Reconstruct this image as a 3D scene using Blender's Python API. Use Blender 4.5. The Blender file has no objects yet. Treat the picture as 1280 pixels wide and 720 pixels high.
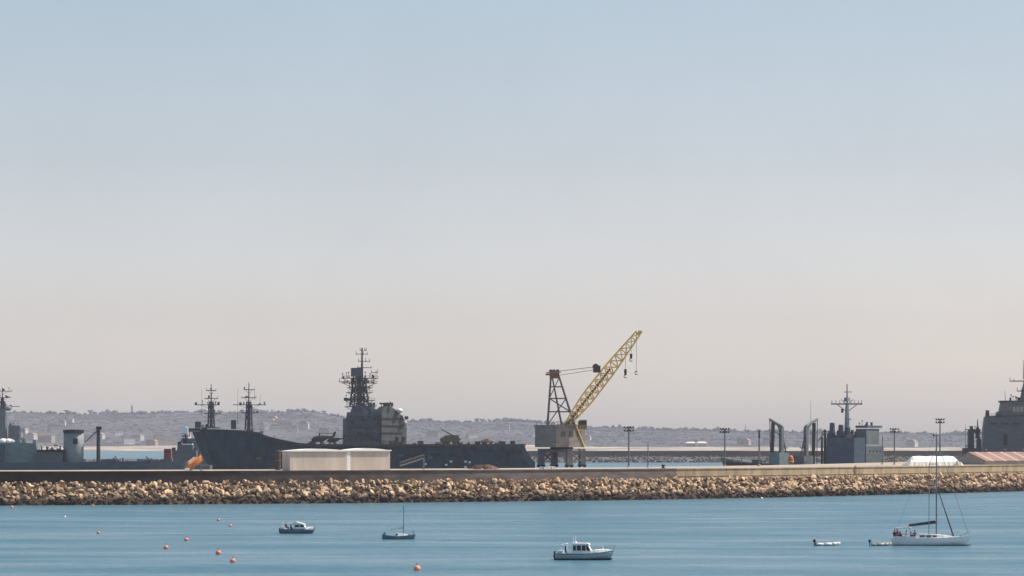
import bpy, bmesh, math, random
from mathutils import Vector, Matrix
random.seed(7)
R = math.radians
SC = bpy.context.scene
COL = SC.collection
FPX, HC, YH = 4000.0, 15.5, 553.0          # focal length in photo pixels, eye height, horizon row
QZ = 8.2                                    # quay level

# ------------------------------------------------------------------ materials
MATS = {}
def mat(name, col, rough=0.6, var=0.12, scale=0.6, metal=0.0, col2=None, spec=0.4, bump=0.0, rnd=0.0, tide=None, coords='Object', stretch=(1,1,1)):
    if name in MATS: return MATS[name]
    m = bpy.data.materials.new(name); m.use_nodes = True
    nt = m.node_tree; N = nt.nodes; L = nt.links
    b = N['Principled BSDF']
    b.inputs['Roughness'].default_value = rough
    b.inputs['Metallic'].default_value = metal
    b.inputs['Specular IOR Level'].default_value = spec
    tc = N.new('ShaderNodeTexCoord')
    mp = N.new('ShaderNodeMapping'); mp.inputs['Scale'].default_value = stretch
    L.new(tc.outputs[coords], mp.inputs['Vector'])
    no = N.new('ShaderNodeTexNoise'); no.inputs['Scale'].default_value = scale
    no.inputs['Detail'].default_value = 5; no.inputs['Roughness'].default_value = 0.6
    L.new(mp.outputs[0], no.inputs['Vector'])
    cr = N.new('ShaderNodeValToRGB')
    a = tuple(max(0, c*(1-var)) for c in col)
    c2 = col2 if col2 else tuple(min(1, c*(1+var)) for c in col)
    cr.color_ramp.elements[0].color = (*a, 1); cr.color_ramp.elements[1].color = (*c2, 1)
    cr.color_ramp.elements[0].position = 0.35; cr.color_ramp.elements[1].position = 0.65
    L.new(no.outputs['Fac'], cr.inputs['Fac'])
    out = cr.outputs['Color']
    if rnd:
        oi = N.new('ShaderNodeObjectInfo')
        mr = N.new('ShaderNodeMapRange'); mr.inputs[3].default_value = 1-rnd; mr.inputs[4].default_value = 1+rnd
        L.new(oi.outputs['Random'], mr.inputs[0])
        mx = N.new('ShaderNodeMix'); mx.data_type = 'RGBA'; mx.blend_type = 'MULTIPLY'; mx.inputs[0].default_value = 1
        L.new(out, mx.inputs[6]); L.new(mr.outputs[0], mx.inputs[7]); out = mx.outputs[2]
    if tide:
        ge = N.new('ShaderNodeNewGeometry'); sp = N.new('ShaderNodeSeparateXYZ')
        L.new(ge.outputs['Position'], sp.inputs[0])
        n2 = N.new('ShaderNodeTexNoise'); n2.inputs['Scale'].default_value = 0.35
        L.new(ge.outputs['Position'], n2.inputs['Vector'])
        ad = N.new('ShaderNodeMath'); ad.operation = 'MULTIPLY_ADD'; ad.inputs[1].default_value = -1.8
        L.new(n2.outputs['Fac'], ad.inputs[0]); L.new(sp.outputs['Z'], ad.inputs[2])
        mr = N.new('ShaderNodeMapRange'); mr.inputs[1].default_value = tide[0]; mr.inputs[2].default_value = tide[1]
        L.new(ad.outputs[0], mr.inputs[0])
        mx = N.new('ShaderNodeMix'); mx.data_type = 'RGBA'
        mx.inputs[6].default_value = (*tide[2], 1)
        L.new(mr.outputs[0], mx.inputs[0]); L.new(out, mx.inputs[7]); out = mx.outputs[2]
    L.new(out, b.inputs['Base Color'])
    if bump:
        bp = N.new('ShaderNodeBump'); bp.inputs['Strength'].default_value = bump; bp.inputs['Distance'].default_value = 0.2
        L.new(no.outputs['Fac'], bp.inputs['Height']); L.new(bp.outputs[0], b.inputs['Normal'])
    MATS[name] = m
    return m

rock_m   = mat('rock', (0.30,0.19,0.105), 0.9, 0.35, 1.0, col2=(0.72,0.515,0.33), bump=0.5, rnd=0.33, tide=(0.2,1.55,(0.034,0.022,0.020)), spec=0.15)
rock_ms  = mat('rock_mixed', (0.19,0.115,0.065), 0.9, 0.35, 0.5, col2=(0.76,0.54,0.35), bump=0.5, tide=(0.2,1.55,(0.034,0.022,0.020)), spec=0.15)
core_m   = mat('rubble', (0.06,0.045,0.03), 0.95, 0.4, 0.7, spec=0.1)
wall_d   = mat('brown_concrete', (0.052,0.040,0.035), 0.9, 0.3, 0.25, spec=0.2, stretch=(1,1,3))
def grade_wall(m):  # makes the wall colour smoothly darker towards the left end
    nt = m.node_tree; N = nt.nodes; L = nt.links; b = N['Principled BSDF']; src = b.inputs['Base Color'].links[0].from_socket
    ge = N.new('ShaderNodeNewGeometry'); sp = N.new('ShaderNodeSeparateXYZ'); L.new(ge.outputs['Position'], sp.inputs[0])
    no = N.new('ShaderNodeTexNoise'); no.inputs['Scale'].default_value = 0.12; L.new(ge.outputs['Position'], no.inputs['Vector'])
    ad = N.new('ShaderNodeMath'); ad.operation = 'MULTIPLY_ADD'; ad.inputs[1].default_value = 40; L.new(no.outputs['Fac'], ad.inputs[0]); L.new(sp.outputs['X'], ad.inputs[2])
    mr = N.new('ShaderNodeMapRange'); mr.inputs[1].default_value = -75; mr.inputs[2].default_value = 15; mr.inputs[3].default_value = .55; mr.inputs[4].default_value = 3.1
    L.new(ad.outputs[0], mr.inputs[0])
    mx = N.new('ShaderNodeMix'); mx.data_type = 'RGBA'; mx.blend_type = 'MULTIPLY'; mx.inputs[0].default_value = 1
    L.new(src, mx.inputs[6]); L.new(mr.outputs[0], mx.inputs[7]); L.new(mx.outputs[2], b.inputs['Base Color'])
grade_wall(wall_d)
wall_t   = mat('tan_concrete', (0.36,0.275,0.175), 0.9, 0.25, 0.45, spec=0.2, stretch=(1,1,.25))
quay_m   = mat('quay_concrete', (0.40,0.33,0.26), 0.9, 0.2, 0.08, spec=0.2)
farrock_m= mat('far_rock', (0.09,0.075,0.075), 0.95, 0.4, 0.4, col2=(0.22,0.19,0.18), spec=0.1)
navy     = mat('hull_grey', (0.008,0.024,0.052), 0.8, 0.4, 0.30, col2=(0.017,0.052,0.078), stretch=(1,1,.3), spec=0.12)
deckm    = mat('deck_grey', (0.028,0.024,0.026), 0.8, 0.25, 0.1, spec=0.12)
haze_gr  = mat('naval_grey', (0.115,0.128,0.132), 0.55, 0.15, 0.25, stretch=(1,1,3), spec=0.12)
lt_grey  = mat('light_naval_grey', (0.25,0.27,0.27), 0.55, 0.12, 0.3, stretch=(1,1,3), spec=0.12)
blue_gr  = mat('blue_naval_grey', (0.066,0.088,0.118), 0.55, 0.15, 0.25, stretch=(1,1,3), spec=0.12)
green_gr = mat('green_naval_grey', (0.16,0.21,0.21), 0.55, 0.15, 0.25, stretch=(1,1,3), spec=0.12)
black_m  = mat('black_paint', (0.012,0.012,0.014), 0.6, 0.2, 0.5)
mast_m   = mat('mast_grey', (0.048,0.048,0.056), 0.6, 0.15, 0.6, spec=0.12)
white_m  = mat('white_paint', (0.78,0.77,0.75), 0.4, 0.05, 0.8)
gel_m    = mat('white_gelcoat', (0.74,0.75,0.74), 0.3, 0.05, 0.6)
hullb_m  = mat('blue_grey_hull', (0.27,0.36,0.375), 0.35, 0.1, 0.5)
hullg_m  = mat('steel_blue_hull', (0.085,0.145,0.18), 0.4, 0.12, 0.5)
glass_m  = mat('dark_glass', (0.012,0.012,0.016), 0.12, 0.1, 1, spec=0.5)
alu_m    = mat('grey_spar', (0.16,0.17,0.18), 0.4, 0.1, 1)
cover_m  = mat('dark_sail_cover', (0.028,0.018,0.025), 0.8, 0.2, 1)
canvas_m = mat('pale_canvas', (0.55,0.55,0.50), 0.8, 0.1, 1)
orange_m = mat('orange_paint', (0.50,0.15,0.025), 0.5, 0.2, 0.8)
buoy_m   = mat('buoy_orange', (0.80,0.27,0.18), 0.45, 0.12, 2, rnd=0.12)
red_m    = mat('faded_red', (0.26,0.05,0.04), 0.6, 0.2, 0.8)
brown_m  = mat('rust_brown', (0.062,0.042,0.028), 0.8, 0.3, 0.6)
rust_m   = mat('rust_tan', (0.24,0.14,0.095), 0.85, 0.3, 0.6)
yel_m    = mat('crane_yellow', (0.85,0.56,0.16), 0.6, 0.25, 0.5)
cab_m    = mat('crane_grey', (0.20,0.18,0.158), 0.7, 0.18, 0.3, stretch=(1,1,3))
leg_m    = mat('crane_leg_grey', (0.105,0.108,0.115), 0.7, 0.2, 0.4)
cream_m  = mat('cream_cladding', (0.52,0.445,0.37), 0.7, 0.14, 0.35, stretch=(1,1,0.2))
creamr_m = mat('white_roofing', (0.82,0.79,0.72), 0.7, 0.05, 0.3)
tent_m   = mat('white_tent_fabric', (0.80,0.77,0.67), 0.75, 0.06, 0.4, bump=0.3)
tile_w   = mat('grey_stucco', (0.33,0.30,0.26), 0.9, 0.12, 0.3)
pole_m   = mat('galvanised_grey', (0.10,0.10,0.105), 0.6, 0.15, 1)
sand_m   = mat('sand', (0.22,0.18,0.14), 0.95, 0.15, 0.006, col2=(0.56,0.47,0.36), spec=0.1)
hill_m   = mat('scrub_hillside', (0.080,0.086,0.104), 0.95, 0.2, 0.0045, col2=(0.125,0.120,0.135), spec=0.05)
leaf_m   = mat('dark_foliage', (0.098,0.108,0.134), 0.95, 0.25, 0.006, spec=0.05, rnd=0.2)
hwall_m  = mat('whitewash', (0.56,0.52,0.48), 0.9, 0.08, 0.1, rnd=0.15)
hwall2_m = mat('ochre_render', (0.42,0.34,0.28), 0.9, 0.08, 0.1, rnd=0.15)
hroof_m  = mat('clay_tiles', (0.30,0.21,0.17), 0.9, 0.15, 0.1)
skin_m   = mat('skin', (0.42,0.25,0.17), 0.6, 0.08, 3)
hair_m   = mat('dark_hair', (0.02,0.014,0.01), 0.7, 0.2, 4)
shirt_r  = mat('maroon_cloth', (0.16,0.02,0.03), 0.9, 0.15, 4)
shirt_k  = mat('black_cloth', (0.015,0.015,0.02), 0.9, 0.15, 4)
shirt_w  = mat('pale_cloth', (0.62,0.60,0.60), 0.9, 0.1, 4)
shirt_b  = mat('plum_cloth', (0.10,0.03,0.06), 0.9, 0.15, 4)
trou_m   = mat('navy_cloth', (0.02,0.025,0.05), 0.9, 0.15, 4)

def roof_stripes():
    m = mat('striped_roof', (0.27,0.165,0.125), 0.85, 0.15, 0.2)
    nt = m.node_tree; N = nt.nodes; L = nt.links
    b = N['Principled BSDF']; src = b.inputs['Base Color'].links[0].from_socket
    tc = N.new('ShaderNodeTexCoord'); sp = N.new('ShaderNodeSeparateXYZ'); L.new(tc.outputs['Object'], sp.inputs[0])
    mo = N.new('ShaderNodeMath'); mo.operation = 'PINGPONG'; mo.inputs[1].default_value = 3.0
    L.new(sp.outputs['X'], mo.inputs[0])
    gt = N.new('ShaderNodeMath'); gt.operation = 'GREATER_THAN'; gt.inputs[1].default_value = 2.45
    L.new(mo.outputs[0], gt.inputs[0])
    mx = N.new('ShaderNodeMix'); mx.data_type = 'RGBA'; mx.inputs[7].default_value = (0.46,0.36,0.31,1)
    L.new(gt.outputs[0], mx.inputs[0]); L.new(src, mx.inputs[6]); L.new(mx.outputs[2], b.inputs['Base Color'])
    return m
roof_m = roof_stripes()

def water_material():
    m = bpy.data.materials.new('sea_water'); m.use_nodes = True
    nt = m.node_tree; N = nt.nodes; L = nt.links
    b = N['Principled BSDF']
    b.inputs['Specular IOR Level'].default_value = 0.22
    b.inputs['IOR'].default_value = 1.333
    tc = N.new('ShaderNodeTexCoord')
    def noise(sx, sy, sc, det, ro=0.55):
        mp = N.new('ShaderNodeMapping'); mp.inputs['Scale'].default_value = (sx, sy, 1)
        L.new(tc.outputs['Object'], mp.inputs[0])
        n = N.new('ShaderNodeTexNoise'); n.inputs['Scale'].default_value = sc; n.inputs['Detail'].default_value = det
        n.inputs['Roughness'].default_value = ro
        L.new(mp.outputs[0], n.inputs['Vector']); return n
    streak = noise(0.018, 0.050, 1.0, 6, .6)           # slicks lying across the bay, their sheen also put into the base colour
    chop = noise(0.35, 0.11, 1.0, 7, 0.75)
    ramp = N.new('ShaderNodeValToRGB')
    ramp.color_ramp.elements[0].position = 0.36; ramp.color_ramp.elements[1].position = 0.68
    ramp.color_ramp.elements[0].color = (0.048,0.130,0.170,1); ramp.color_ramp.elements[1].color = (0.100,0.186,0.222,1)
    fine = noise(0.9, 0.22, 1.0, 8, 0.8)
    fm = N.new('ShaderNodeMath'); fm.operation = 'MULTIPLY_ADD'; fm.inputs[1].default_value = 0.45; fm.inputs[2].default_value = -0.225
    L.new(fine.outputs['Fac'], fm.inputs[0])
    mix = N.new('ShaderNodeMath'); mix.operation = 'MULTIPLY_ADD'; mix.inputs[1].default_value = 0.52
    L.new(chop.outputs['Fac'], mix.inputs[0])
    sub = N.new('ShaderNodeMath'); sub.operation = 'MULTIPLY'; sub.inputs[1].default_value = 0.44
    L.new(streak.outputs['Fac'], sub.inputs[0]); L.new(sub.outputs[0], mix.inputs[2])
    fa = N.new('ShaderNodeMath'); fa.operation = 'ADD'; L.new(mix.outputs[0], fa.inputs[0]); L.new(fm.outputs[0], fa.inputs[1]); L.new(fa.outputs[0], ramp.inputs['Fac']); L.new(ramp.outputs['Color'], b.inputs['Base Color'])  # chop and fine ripple glints put into the base colour
    rr = N.new('ShaderNodeMapRange'); rr.inputs[1].default_value = 0.35; rr.inputs[2].default_value = 0.65
    rr.inputs[3].default_value = 0.42; rr.inputs[4].default_value = 0.22
    L.new(streak.outputs['Fac'], rr.inputs[0]); L.new(rr.outputs[0], b.inputs['Roughness'])
    w1 = noise(0.7, 0.45, 1.0, 4)
    w2 = noise(0.12, 0.07, 1.0, 3)
    ad = N.new('ShaderNodeMath'); ad.operation = 'MULTIPLY_ADD'; ad.inputs[1].default_value = 3.0
    L.new(w2.outputs['Fac'], ad.inputs[0]); L.new(w1.outputs['Fac'], ad.inputs[2])
    bp = N.new('ShaderNodeBump'); bp.inputs['Strength'].default_value = 0.6; bp.inputs['Distance'].default_value = 0.25
    L.new(ad.outputs[0], bp.inputs['Height']); L.new(bp.outputs[0], b.inputs['Normal'])
    return m

# ------------------------------------------------------------------ mesh builder
class MB:
    def __init__(s): s.v = []; s.f = []; s.m = []; s.marks = []
    def mark(s): s.marks.append((len(s.v), len(s.f))); return s
    def add(s, vs, fs, mi=0):
        o = len(s.v); s.v += [tuple(x) for x in vs]
        for f in fs: s.f.append([i+o for i in f]); s.m.append(mi)
        return s
    def box(s, x0, x1, y0, y1, z0, z1, top=1.0, rz=0.0, mi=0):
        cx, cy = (x0+x1)/2, (y0+y1)/2; hx, hy = (x1-x0)/2, (y1-y0)/2; vs = []
        for z, k in ((z0, 1.0), (z1, top)):
            for a, b in ((-1,-1),(1,-1),(1,1),(-1,1)):
                px, py = a*hx*k, b*hy*k
                vs.append((cx+px*math.cos(rz)-py*math.sin(rz), cy+px*math.sin(rz)+py*math.cos(rz), z))
        return s.add(vs, [(0,3,2,1),(4,5,6,7),(0,1,5,4),(1,2,6,5),(2,3,7,6),(3,0,4,7)], mi)
    def bar(s, p, q, r, r2=None, n=6, mi=0):
        p, q = Vector(p), Vector(q); r2 = r if r2 is None else r2
        d = (q-p).normalized(); u = d.orthogonal().normalized(); w = d.cross(u); vs = []
        for c, rr in ((p, r), (q, r2)):
            for i in range(n):
                a = 2*math.pi*i/n; vs.append(c+u*math.cos(a)*rr+w*math.sin(a)*rr)
        fs = [(i, (i+1) % n, n+(i+1) % n, n+i) for i in range(n)] + [tuple(range(n))[::-1], tuple(range(n, 2*n))]
        return s.add(vs, fs, mi)
    def prism_xz(s, poly, y0, y1, mi=0):
        fy0 = y0 if callable(y0) else (lambda x: y0); fy1 = y1 if callable(y1) else (lambda x: y1)
        n = len(poly); vs = [(x, fy0(x), z) for x, z in poly] + [(x, fy1(x), z) for x, z in poly]
        fs = [(i, (i+1) % n, n+(i+1) % n, n+i) for i in range(n)] + [tuple(range(n))[::-1], tuple(range(n, 2*n))]
        return s.add(vs, fs, mi)
    def prism_xy(s, poly, z0, z1, top=1.0, mi=0):
        n = len(poly); cx = sum(p[0] for p in poly)/n; cy = sum(p[1] for p in poly)/n
        vs = [(x, y, z0) for x, y in poly] + [(cx+(x-cx)*top, cy+(y-cy)*top, z1) for x, y in poly]
        fs = [(i, (i+1) % n, n+(i+1) % n, n+i) for i in range(n)] + [tuple(range(n))[::-1], tuple(range(n, 2*n))]
        return s.add(vs, fs, mi)
    def loft(s, rings, mi=0):
        n = len(rings[0]); vs = [p for r in rings for p in r]; fs = []
        for k in range(len(rings)-1):
            for i in range(n):
                fs.append((k*n+i, k*n+(i+1) % n, (k+1)*n+(i+1) % n, (k+1)*n+i))
        fs += [tuple(range(n))[::-1], tuple(range((len(rings)-1)*n, len(rings)*n))]
        return s.add(vs, fs, mi)
    def ball(s, c, r, sq=1.0, sub=2, mi=0):
        bm = bmesh.new(); bmesh.ops.create_icosphere(bm, subdivisions=sub, radius=1)
        vs = [(c[0]+v.co.x*r, c[1]+v.co.y*r, c[2]+v.co.z*r*sq) for v in bm.verts]
        fs = [[v.index for v in f.verts] for f in bm.faces]; bm.free()
        return s.add(vs, fs, mi)
    def lathe(s, prof, c=(0,0,0), n=16, mi=0):
        return s.loft([[(c[0]+r*math.cos(2*math.pi*i/n), c[1]+r*math.sin(2*math.pi*i/n), c[2]+z) for i in range(n)] for r, z in prof], mi)
    def mesh(s, name, mats, smooth=False):
        me = bpy.data.meshes.new(name); me.from_pydata(s.v, [], s.f)
        if not isinstance(mats, (list, tuple)): mats = [mats]
        for m in mats: me.materials.append(m)
        for p, mi in zip(me.polygons, s.m): p.material_index = mi; p.use_smooth = smooth
        bm = bmesh.new(); bm.from_mesh(me); bmesh.ops.recalc_face_normals(bm, faces=bm.faces); bm.to_mesh(me); bm.free()
        return me
    def build_each(s, name, mats, parent):
        ms = s.marks+[(len(s.v), len(s.f))]; assert ms[0] == (0, 0)
        for (v0, f0), (v1, f1) in zip(ms, ms[1:]):
            q = MB(); q.v = s.v[v0:v1]; q.f = [[i-v0 for i in f] for f in s.f[f0:f1]]; q.m = s.m[f0:f1]
            q.build(name, mats, parent)
    def build(s, name, mats, parent=None, loc=(0,0,0), rz=0, smooth=False):
        o = bpy.data.objects.new(name, s.mesh(name, mats, smooth)); COL.objects.link(o)
        o.location = loc; o.rotation_euler.z = rz
        if parent: o.parent = parent
        return o

def tag(o, label=None, cat=None, group=None, kind=None):
    for k, v in (('label', label), ('category', cat), ('group', group), ('kind', kind)):
        if v: o[k] = v
    return o
def thing(name, label, cat, loc, rz=0, group=None):
    o = bpy.data.objects.new(name, None); COL.objects.link(o); o.empty_display_size = 0.5
    o.location = loc; o.rotation_euler.z = rz
    return tag(o, label, cat, group)
def copy_tree(o, parent=None):
    c = o.copy(); COL.objects.link(c)
    if parent: c.parent = parent
    for ch in o.children: copy_tree(ch, c)
    return c
def wx(px, D): return (px-640)*D/FPX
def wz(py, D): return HC+(YH-py)*D/FPX
class Frame:                                   # a place at real distance D; sizes measured off the photograph
    def __init__(s, px, D, z=0.0, yaw=0.0):
        s.px, s.D, s.s, s.z0, s.c = px, D, FPX/D, z, math.cos(yaw)
        s.loc = (wx(px, D), D, z); s.yaw = yaw
    def x(s, px): return (px-s.px)/s.s/s.c
    def z(s, py): return wz(py, s.D)-s.z0
def lerp(tab, x):
    if x <= tab[0][0]: return tab[0][1]
    for (a, b), (c, d) in zip(tab, tab[1:]):
        if x <= c: return b+(d-b)*(x-a)/(c-a)
    return tab[-1][1]

# ------------------------------------------------------------------ world, sun, camera
SUN_AZ, SUN_EL = R(82), R(55)                  # azimuth from +Y towards +X
w = bpy.data.worlds.new('World'); SC.world = w; w.use_nodes = True
nt = w.node_tree; N = nt.nodes; L = nt.links
bg = N['Background']; bg.inputs['Strength'].default_value = 0.15
sky = N.new('ShaderNodeTexSky'); sky.sky_type = 'NISHITA'; sky.sun_disc = False
sky.sun_elevation = SUN_EL; sky.sun_rotation = SUN_AZ
sky.altitude = 0; sky.air_density = 1.0; sky.dust_density = 1.6; sky.ozone_density = 1.0
SKY = [(0.0,(1.19,1.13,1.31)),(0.012,(1.18,1.12,1.29)),(0.038,(0.92,0.84,0.96)),(0.088,(0.78,0.69,0.705)),(0.138,(0.76,0.695,0.66)),(0.4,(0.67,0.67,0.67))]
wtc = N.new('ShaderNodeTexCoord'); wsp = N.new('ShaderNodeSeparateXYZ'); L.new(wtc.outputs['Generated'], wsp.inputs[0])
wrp = N.new('ShaderNodeValToRGB'); L.new(wsp.outputs['Z'], wrp.inputs['Fac'])
for i, (p_, c_) in enumerate(SKY):
    e_ = wrp.color_ramp.elements[0] if i == 0 else (wrp.color_ramp.elements[1] if i == 1 else wrp.color_ramp.elements.new(p_))
    e_.position = p_; e_.color = (*c_, 1)
wmx = N.new('ShaderNodeMix'); wmx.data_type = 'RGBA'; wmx.blend_type = 'MULTIPLY'; wmx.inputs[0].default_value = 1
L.new(sky.outputs[0], wmx.inputs[6]); L.new(wrp.outputs[0], wmx.inputs[7]); wno = N.new('ShaderNodeTexNoise'); wno.inputs['Scale'].default_value = 14; wno.inputs['Detail'].default_value = 8; wno.inputs['Roughness'].default_value = .7
L.new(wtc.outputs['Generated'], wno.inputs['Vector'])
wmr = N.new('ShaderNodeMapRange'); wmr.inputs[1].default_value = .3; wmr.inputs[2].default_value = .7; wmr.inputs[3].default_value = .975; wmr.inputs[4].default_value = 1.025
L.new(wno.outputs['Fac'], wmr.inputs[0])
wm2 = N.new('ShaderNodeMix'); wm2.data_type = 'RGBA'; wm2.blend_type = 'MULTIPLY'; wm2.inputs[0].default_value = 1
L.new(wmx.outputs[2], wm2.inputs[6]); L.new(wmr.outputs[0], wm2.inputs[7]); L.new(wm2.outputs[2], bg.inputs['Color'])
sl = bpy.data.lights.new('sun', 'SUN'); sl.energy = 4.0; sl.angle = R(0.53); sl.color = (1.0, 0.93, 0.82)
so = bpy.data.objects.new('sun', sl); COL.objects.link(so)
sd = Vector((math.sin(SUN_AZ)*math.cos(SUN_EL), math.cos(SUN_AZ)*math.cos(SUN_EL), math.sin(SUN_EL)))
so.rotation_euler = sd.to_track_quat('Z', 'Y').to_euler(); so.location = (100, 200, 500)
cam = bpy.data.cameras.new('camera'); co = bpy.data.objects.new('camera', cam); COL.objects.link(co)
co.location = (0, 0, HC); co.rotation_euler = (R(90), 0, 0)
cam.sensor_width = 36; cam.lens = 36*FPX/1280; cam.shift_y = (YH-360)/1280
cam.clip_start = 1; cam.clip_end = 30000
SC.camera = co
vs = SC.view_settings; vs.view_transform = 'Standard'; vs.look = 'None'; vs.gamma = 1; vs.exposure = 0.43; vs.use_curve_mapping = False
SC.cycles.max_bounces = 6; SC.cycles.volume_bounces = 0

# ------------------------------------------------------------------ sea, haze
def grid_sheet(x0, x1, y0, y1, z): return MB().add([(x0,y0,z),(x1,y0,z),(x1,y1,z),(x0,y1,z)], [(0,1,2,3)])
tag(grid_sheet(-3600, 3600, -150, 9600, 0).build('water', water_material()), kind='structure')
hz = MB().box(-3700, 3700, -250, 9800, -9, 128).build('haze', None)
hm = bpy.data.materials.new('haze_air'); hm.use_nodes = True
hn = hm.node_tree; hn.nodes.remove(hn.nodes['Principled BSDF'])
pv = hn.nodes.new('ShaderNodeVolumePrincipled'); pv.inputs['Color'].default_value = (0.93, 0.94, 1.0, 1)
pv.inputs['Density'].default_value = 0.000052; pv.inputs['Anisotropy'].default_value = 0.0
hn.links.new(pv.outputs[0], hn.nodes['Material Output'].inputs['Volume'])
hz.data.materials.clear(); hz.data.materials.append(hm); tag(hz, kind='stuff')
hz['label'] = 'thin pale sea haze over the whole bay'

# ------------------------------------------------------------------ far shore
RIDGE = [(-800,520),(-300,513),(0,516),(60,518),(150,518),(240,516),(330,515),(385,514),(420,521),(450,524),(500,526),(560,529),(600,527),(650,527),(690,532),(740,535),(800,537),(900,539),(1000,541),(1100,542),(1200,543),(1280,544),(1600,545),(2100,540)]
D_SH, D_RI, D_END = 6000.0, 7900.0, 9300.0
from mathutils import noise as mn
def land_z(px, D):
    hr = wz(lerp(RIDGE, px), D_RI)
    t = (D-D_SH)/(D_RI-D_SH)
    if t <= 0: return t*40
    X = wx(px, D)
    nz = mn.noise(Vector((X/240, D/300, 0)))*5*min(1, t*3) + mn.noise(Vector((X/90, D/120, 3)))*2*min(1, t*3)
    if t <= 1: return 1.2*min(1, t*14)+(hr-1.2)*(0.12*t+0.88*(t*t*(3-2*t))) + nz
    return hr*(1-0.5*(t-1)) + nz
hb = MB(); cols = list(range(-820, 2110, 10)); rows = [D_SH-120+i*58 for i in range(60)]
for D in rows:
    for px in cols: hb.v.append((wx(px, D), D, land_z(px, D)))
nc = len(cols)
for j in range(len(rows)-1):
    for i in range(nc-1):
        hb.f.append((j*nc+i, j*nc+i+1, (j+1)*nc+i+1, (j+1)*nc+i)); hb.m.append(0)
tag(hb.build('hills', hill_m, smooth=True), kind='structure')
# beach: a sheet of sand along the shore, following the land just above it
bb = MB(); rows_b = [D_SH-70, D_SH-10, D_SH+60, D_SH+170, D_SH+290, D_SH+400]
for k, D in enumerate(rows_b):
    for px in cols:
        e = (60*mn.noise(Vector((px/60.0, 0, 9)))+ (0 if px > 560 else -90)) if k == len(rows_b)-1 else 0
        Dd = D+e; bb.v.append((wx(px, Dd), Dd, max(land_z(px, Dd), -3)+ (1.6 if 0 < k < 5 else 0.2)))
for j in range(len(rows_b)-1):
    for i in range(nc-1):
        bb.f.append((j*nc+i, j*nc+i+1, (j+1)*nc+i+1, (j+1)*nc+i)); bb.m.append(0)
tag(bb.build('beach', sand_m, smooth=True), kind='structure')

def crown_mb(mb, c, r, h, rnd, mi=0):
    bm = bmesh.new(); bmesh.ops.create_icosphere(bm, subdivisions=1, radius=1)
    vs = []
    for v in bm.verts:
        k = rnd.uniform(0.6, 1.25); vs.append((c[0]+v.co.x*r*k, c[1]+v.co.y*r*k, c[2]+v.co.z*h*k))
    fs = [[v.index for v in f.verts] for f in bm.faces]; bm.free(); mb.add(vs, fs, mi)
rnd = random.Random(11)
wood = MB(); nwood = 0
_b = bmesh.new(); bmesh.ops.create_icosphere(_b, subdivisions=1, radius=1); ICO = [tuple(v.co) for v in _b.verts]; ICF = [[v.index for v in f.verts] for f in _b.faces]; _b.free()
while nwood < 15000:
    px = rnd.uniform(-560, 1840); t = rnd.random()**0.75
    D = D_SH+200+(D_RI-D_SH-80)*t
    X = wx(px, D)
    dens = 0.38+0.9*mn.noise(Vector((X/330, D/420, 7)))+(0.45 if t > 0.35 else 0)
    if rnd.random() > dens: continue
    r = rnd.uniform(2.4, 6.5); h = r*rnd.uniform(0.10, 0.26); z = land_z(px, D)+h*0.4
    wood.add([(X+v[0]*r*k, D+v[1]*r*k, z+v[2]*h*k) for v, k in ((v, rnd.uniform(.65, 1.25)) for v in ICO)], ICF); nwood += 1
for k in range(1500):                          # uneven tree line along the crest
    px = rnd.uniform(-560, 1840); D = D_RI+rnd.uniform(-160, 40); X = wx(px, D)
    r = rnd.uniform(2.5, 7)*(.7+.9*max(0, .35+mn.noise(Vector((X/60, 4, 2))))); h = r*rnd.uniform(.5, .95); z = land_z(px, D)+h*.4
    wood.add([(X+v[0]*r*q, D+v[1]*r*q, z+v[2]*h*q) for v, q in ((v, rnd.uniform(.65, 1.3)) for v in ICO)], ICF)
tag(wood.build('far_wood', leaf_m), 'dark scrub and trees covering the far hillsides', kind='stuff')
# single trees that break the skyline
tree_pr = []
def pine_mesh(k, rr):
    m = MB(); h = rr.uniform(9, 13)
    m.bar((0,0,-1), (0.3,0,h*0.7), 0.5, 0.25, 6)
    for a in range(3): 
        an = rr.uniform(0, 6.28); m.bar((0.1,0,h*0.35+a), (math.cos(an)*2.5, math.sin(an)*2.5, h*0.6+a*0.6), 0.25, 0.12, 5)
    for j in range(7):
        an = rr.uniform(0, 6.28); q = rr.uniform(0, 3.2)
        crown_mb(m, (math.cos(an)*q, math.sin(an)*q, h*rr.uniform(0.25, 0.92)), rr.uniform(1.8, 3.2), rr.uniform(1.6, 2.8), rr, 1)
    return m.mesh('pine_tree', [brown_m, leaf_m])
for k in range(5): tree_pr.append(pine_mesh(k, random.Random(50+k)))
sky_px = [(85,1.6),(92,1.2),(113,1.5),(118,1.2),(165,1.1),(176,1.1),(198,0.9),(30,0.9),(45,1.0),(60,0.9),(140,1.0),(222,1.0),(340,0.9),(362,1.3),(372,1.4),(380,1.2),(391,1.0),(404,1.1),(432,0.9),(528,1.2),(536,1.3),(545,0.9),(560,0.9),(597,1.5),(604,1.3),(612,1.1),(622,1.4),(632,1.3),(640,1.5),(650,1.3),(660,1.2),(668,1.1),(755,0.9),(768,1.0),(781,1.1),(800,1.0),(806,1.3),(814,1.0),(822,0.9),(830,1.2),(838,1.0),(850,1.2),(857,1.1),(870,1.0),(884,0.9),(932,1.3),(960,0.8),(1004,0.8),(1085,0.9),(1140,0.9),(1230,0.9)]
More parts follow.
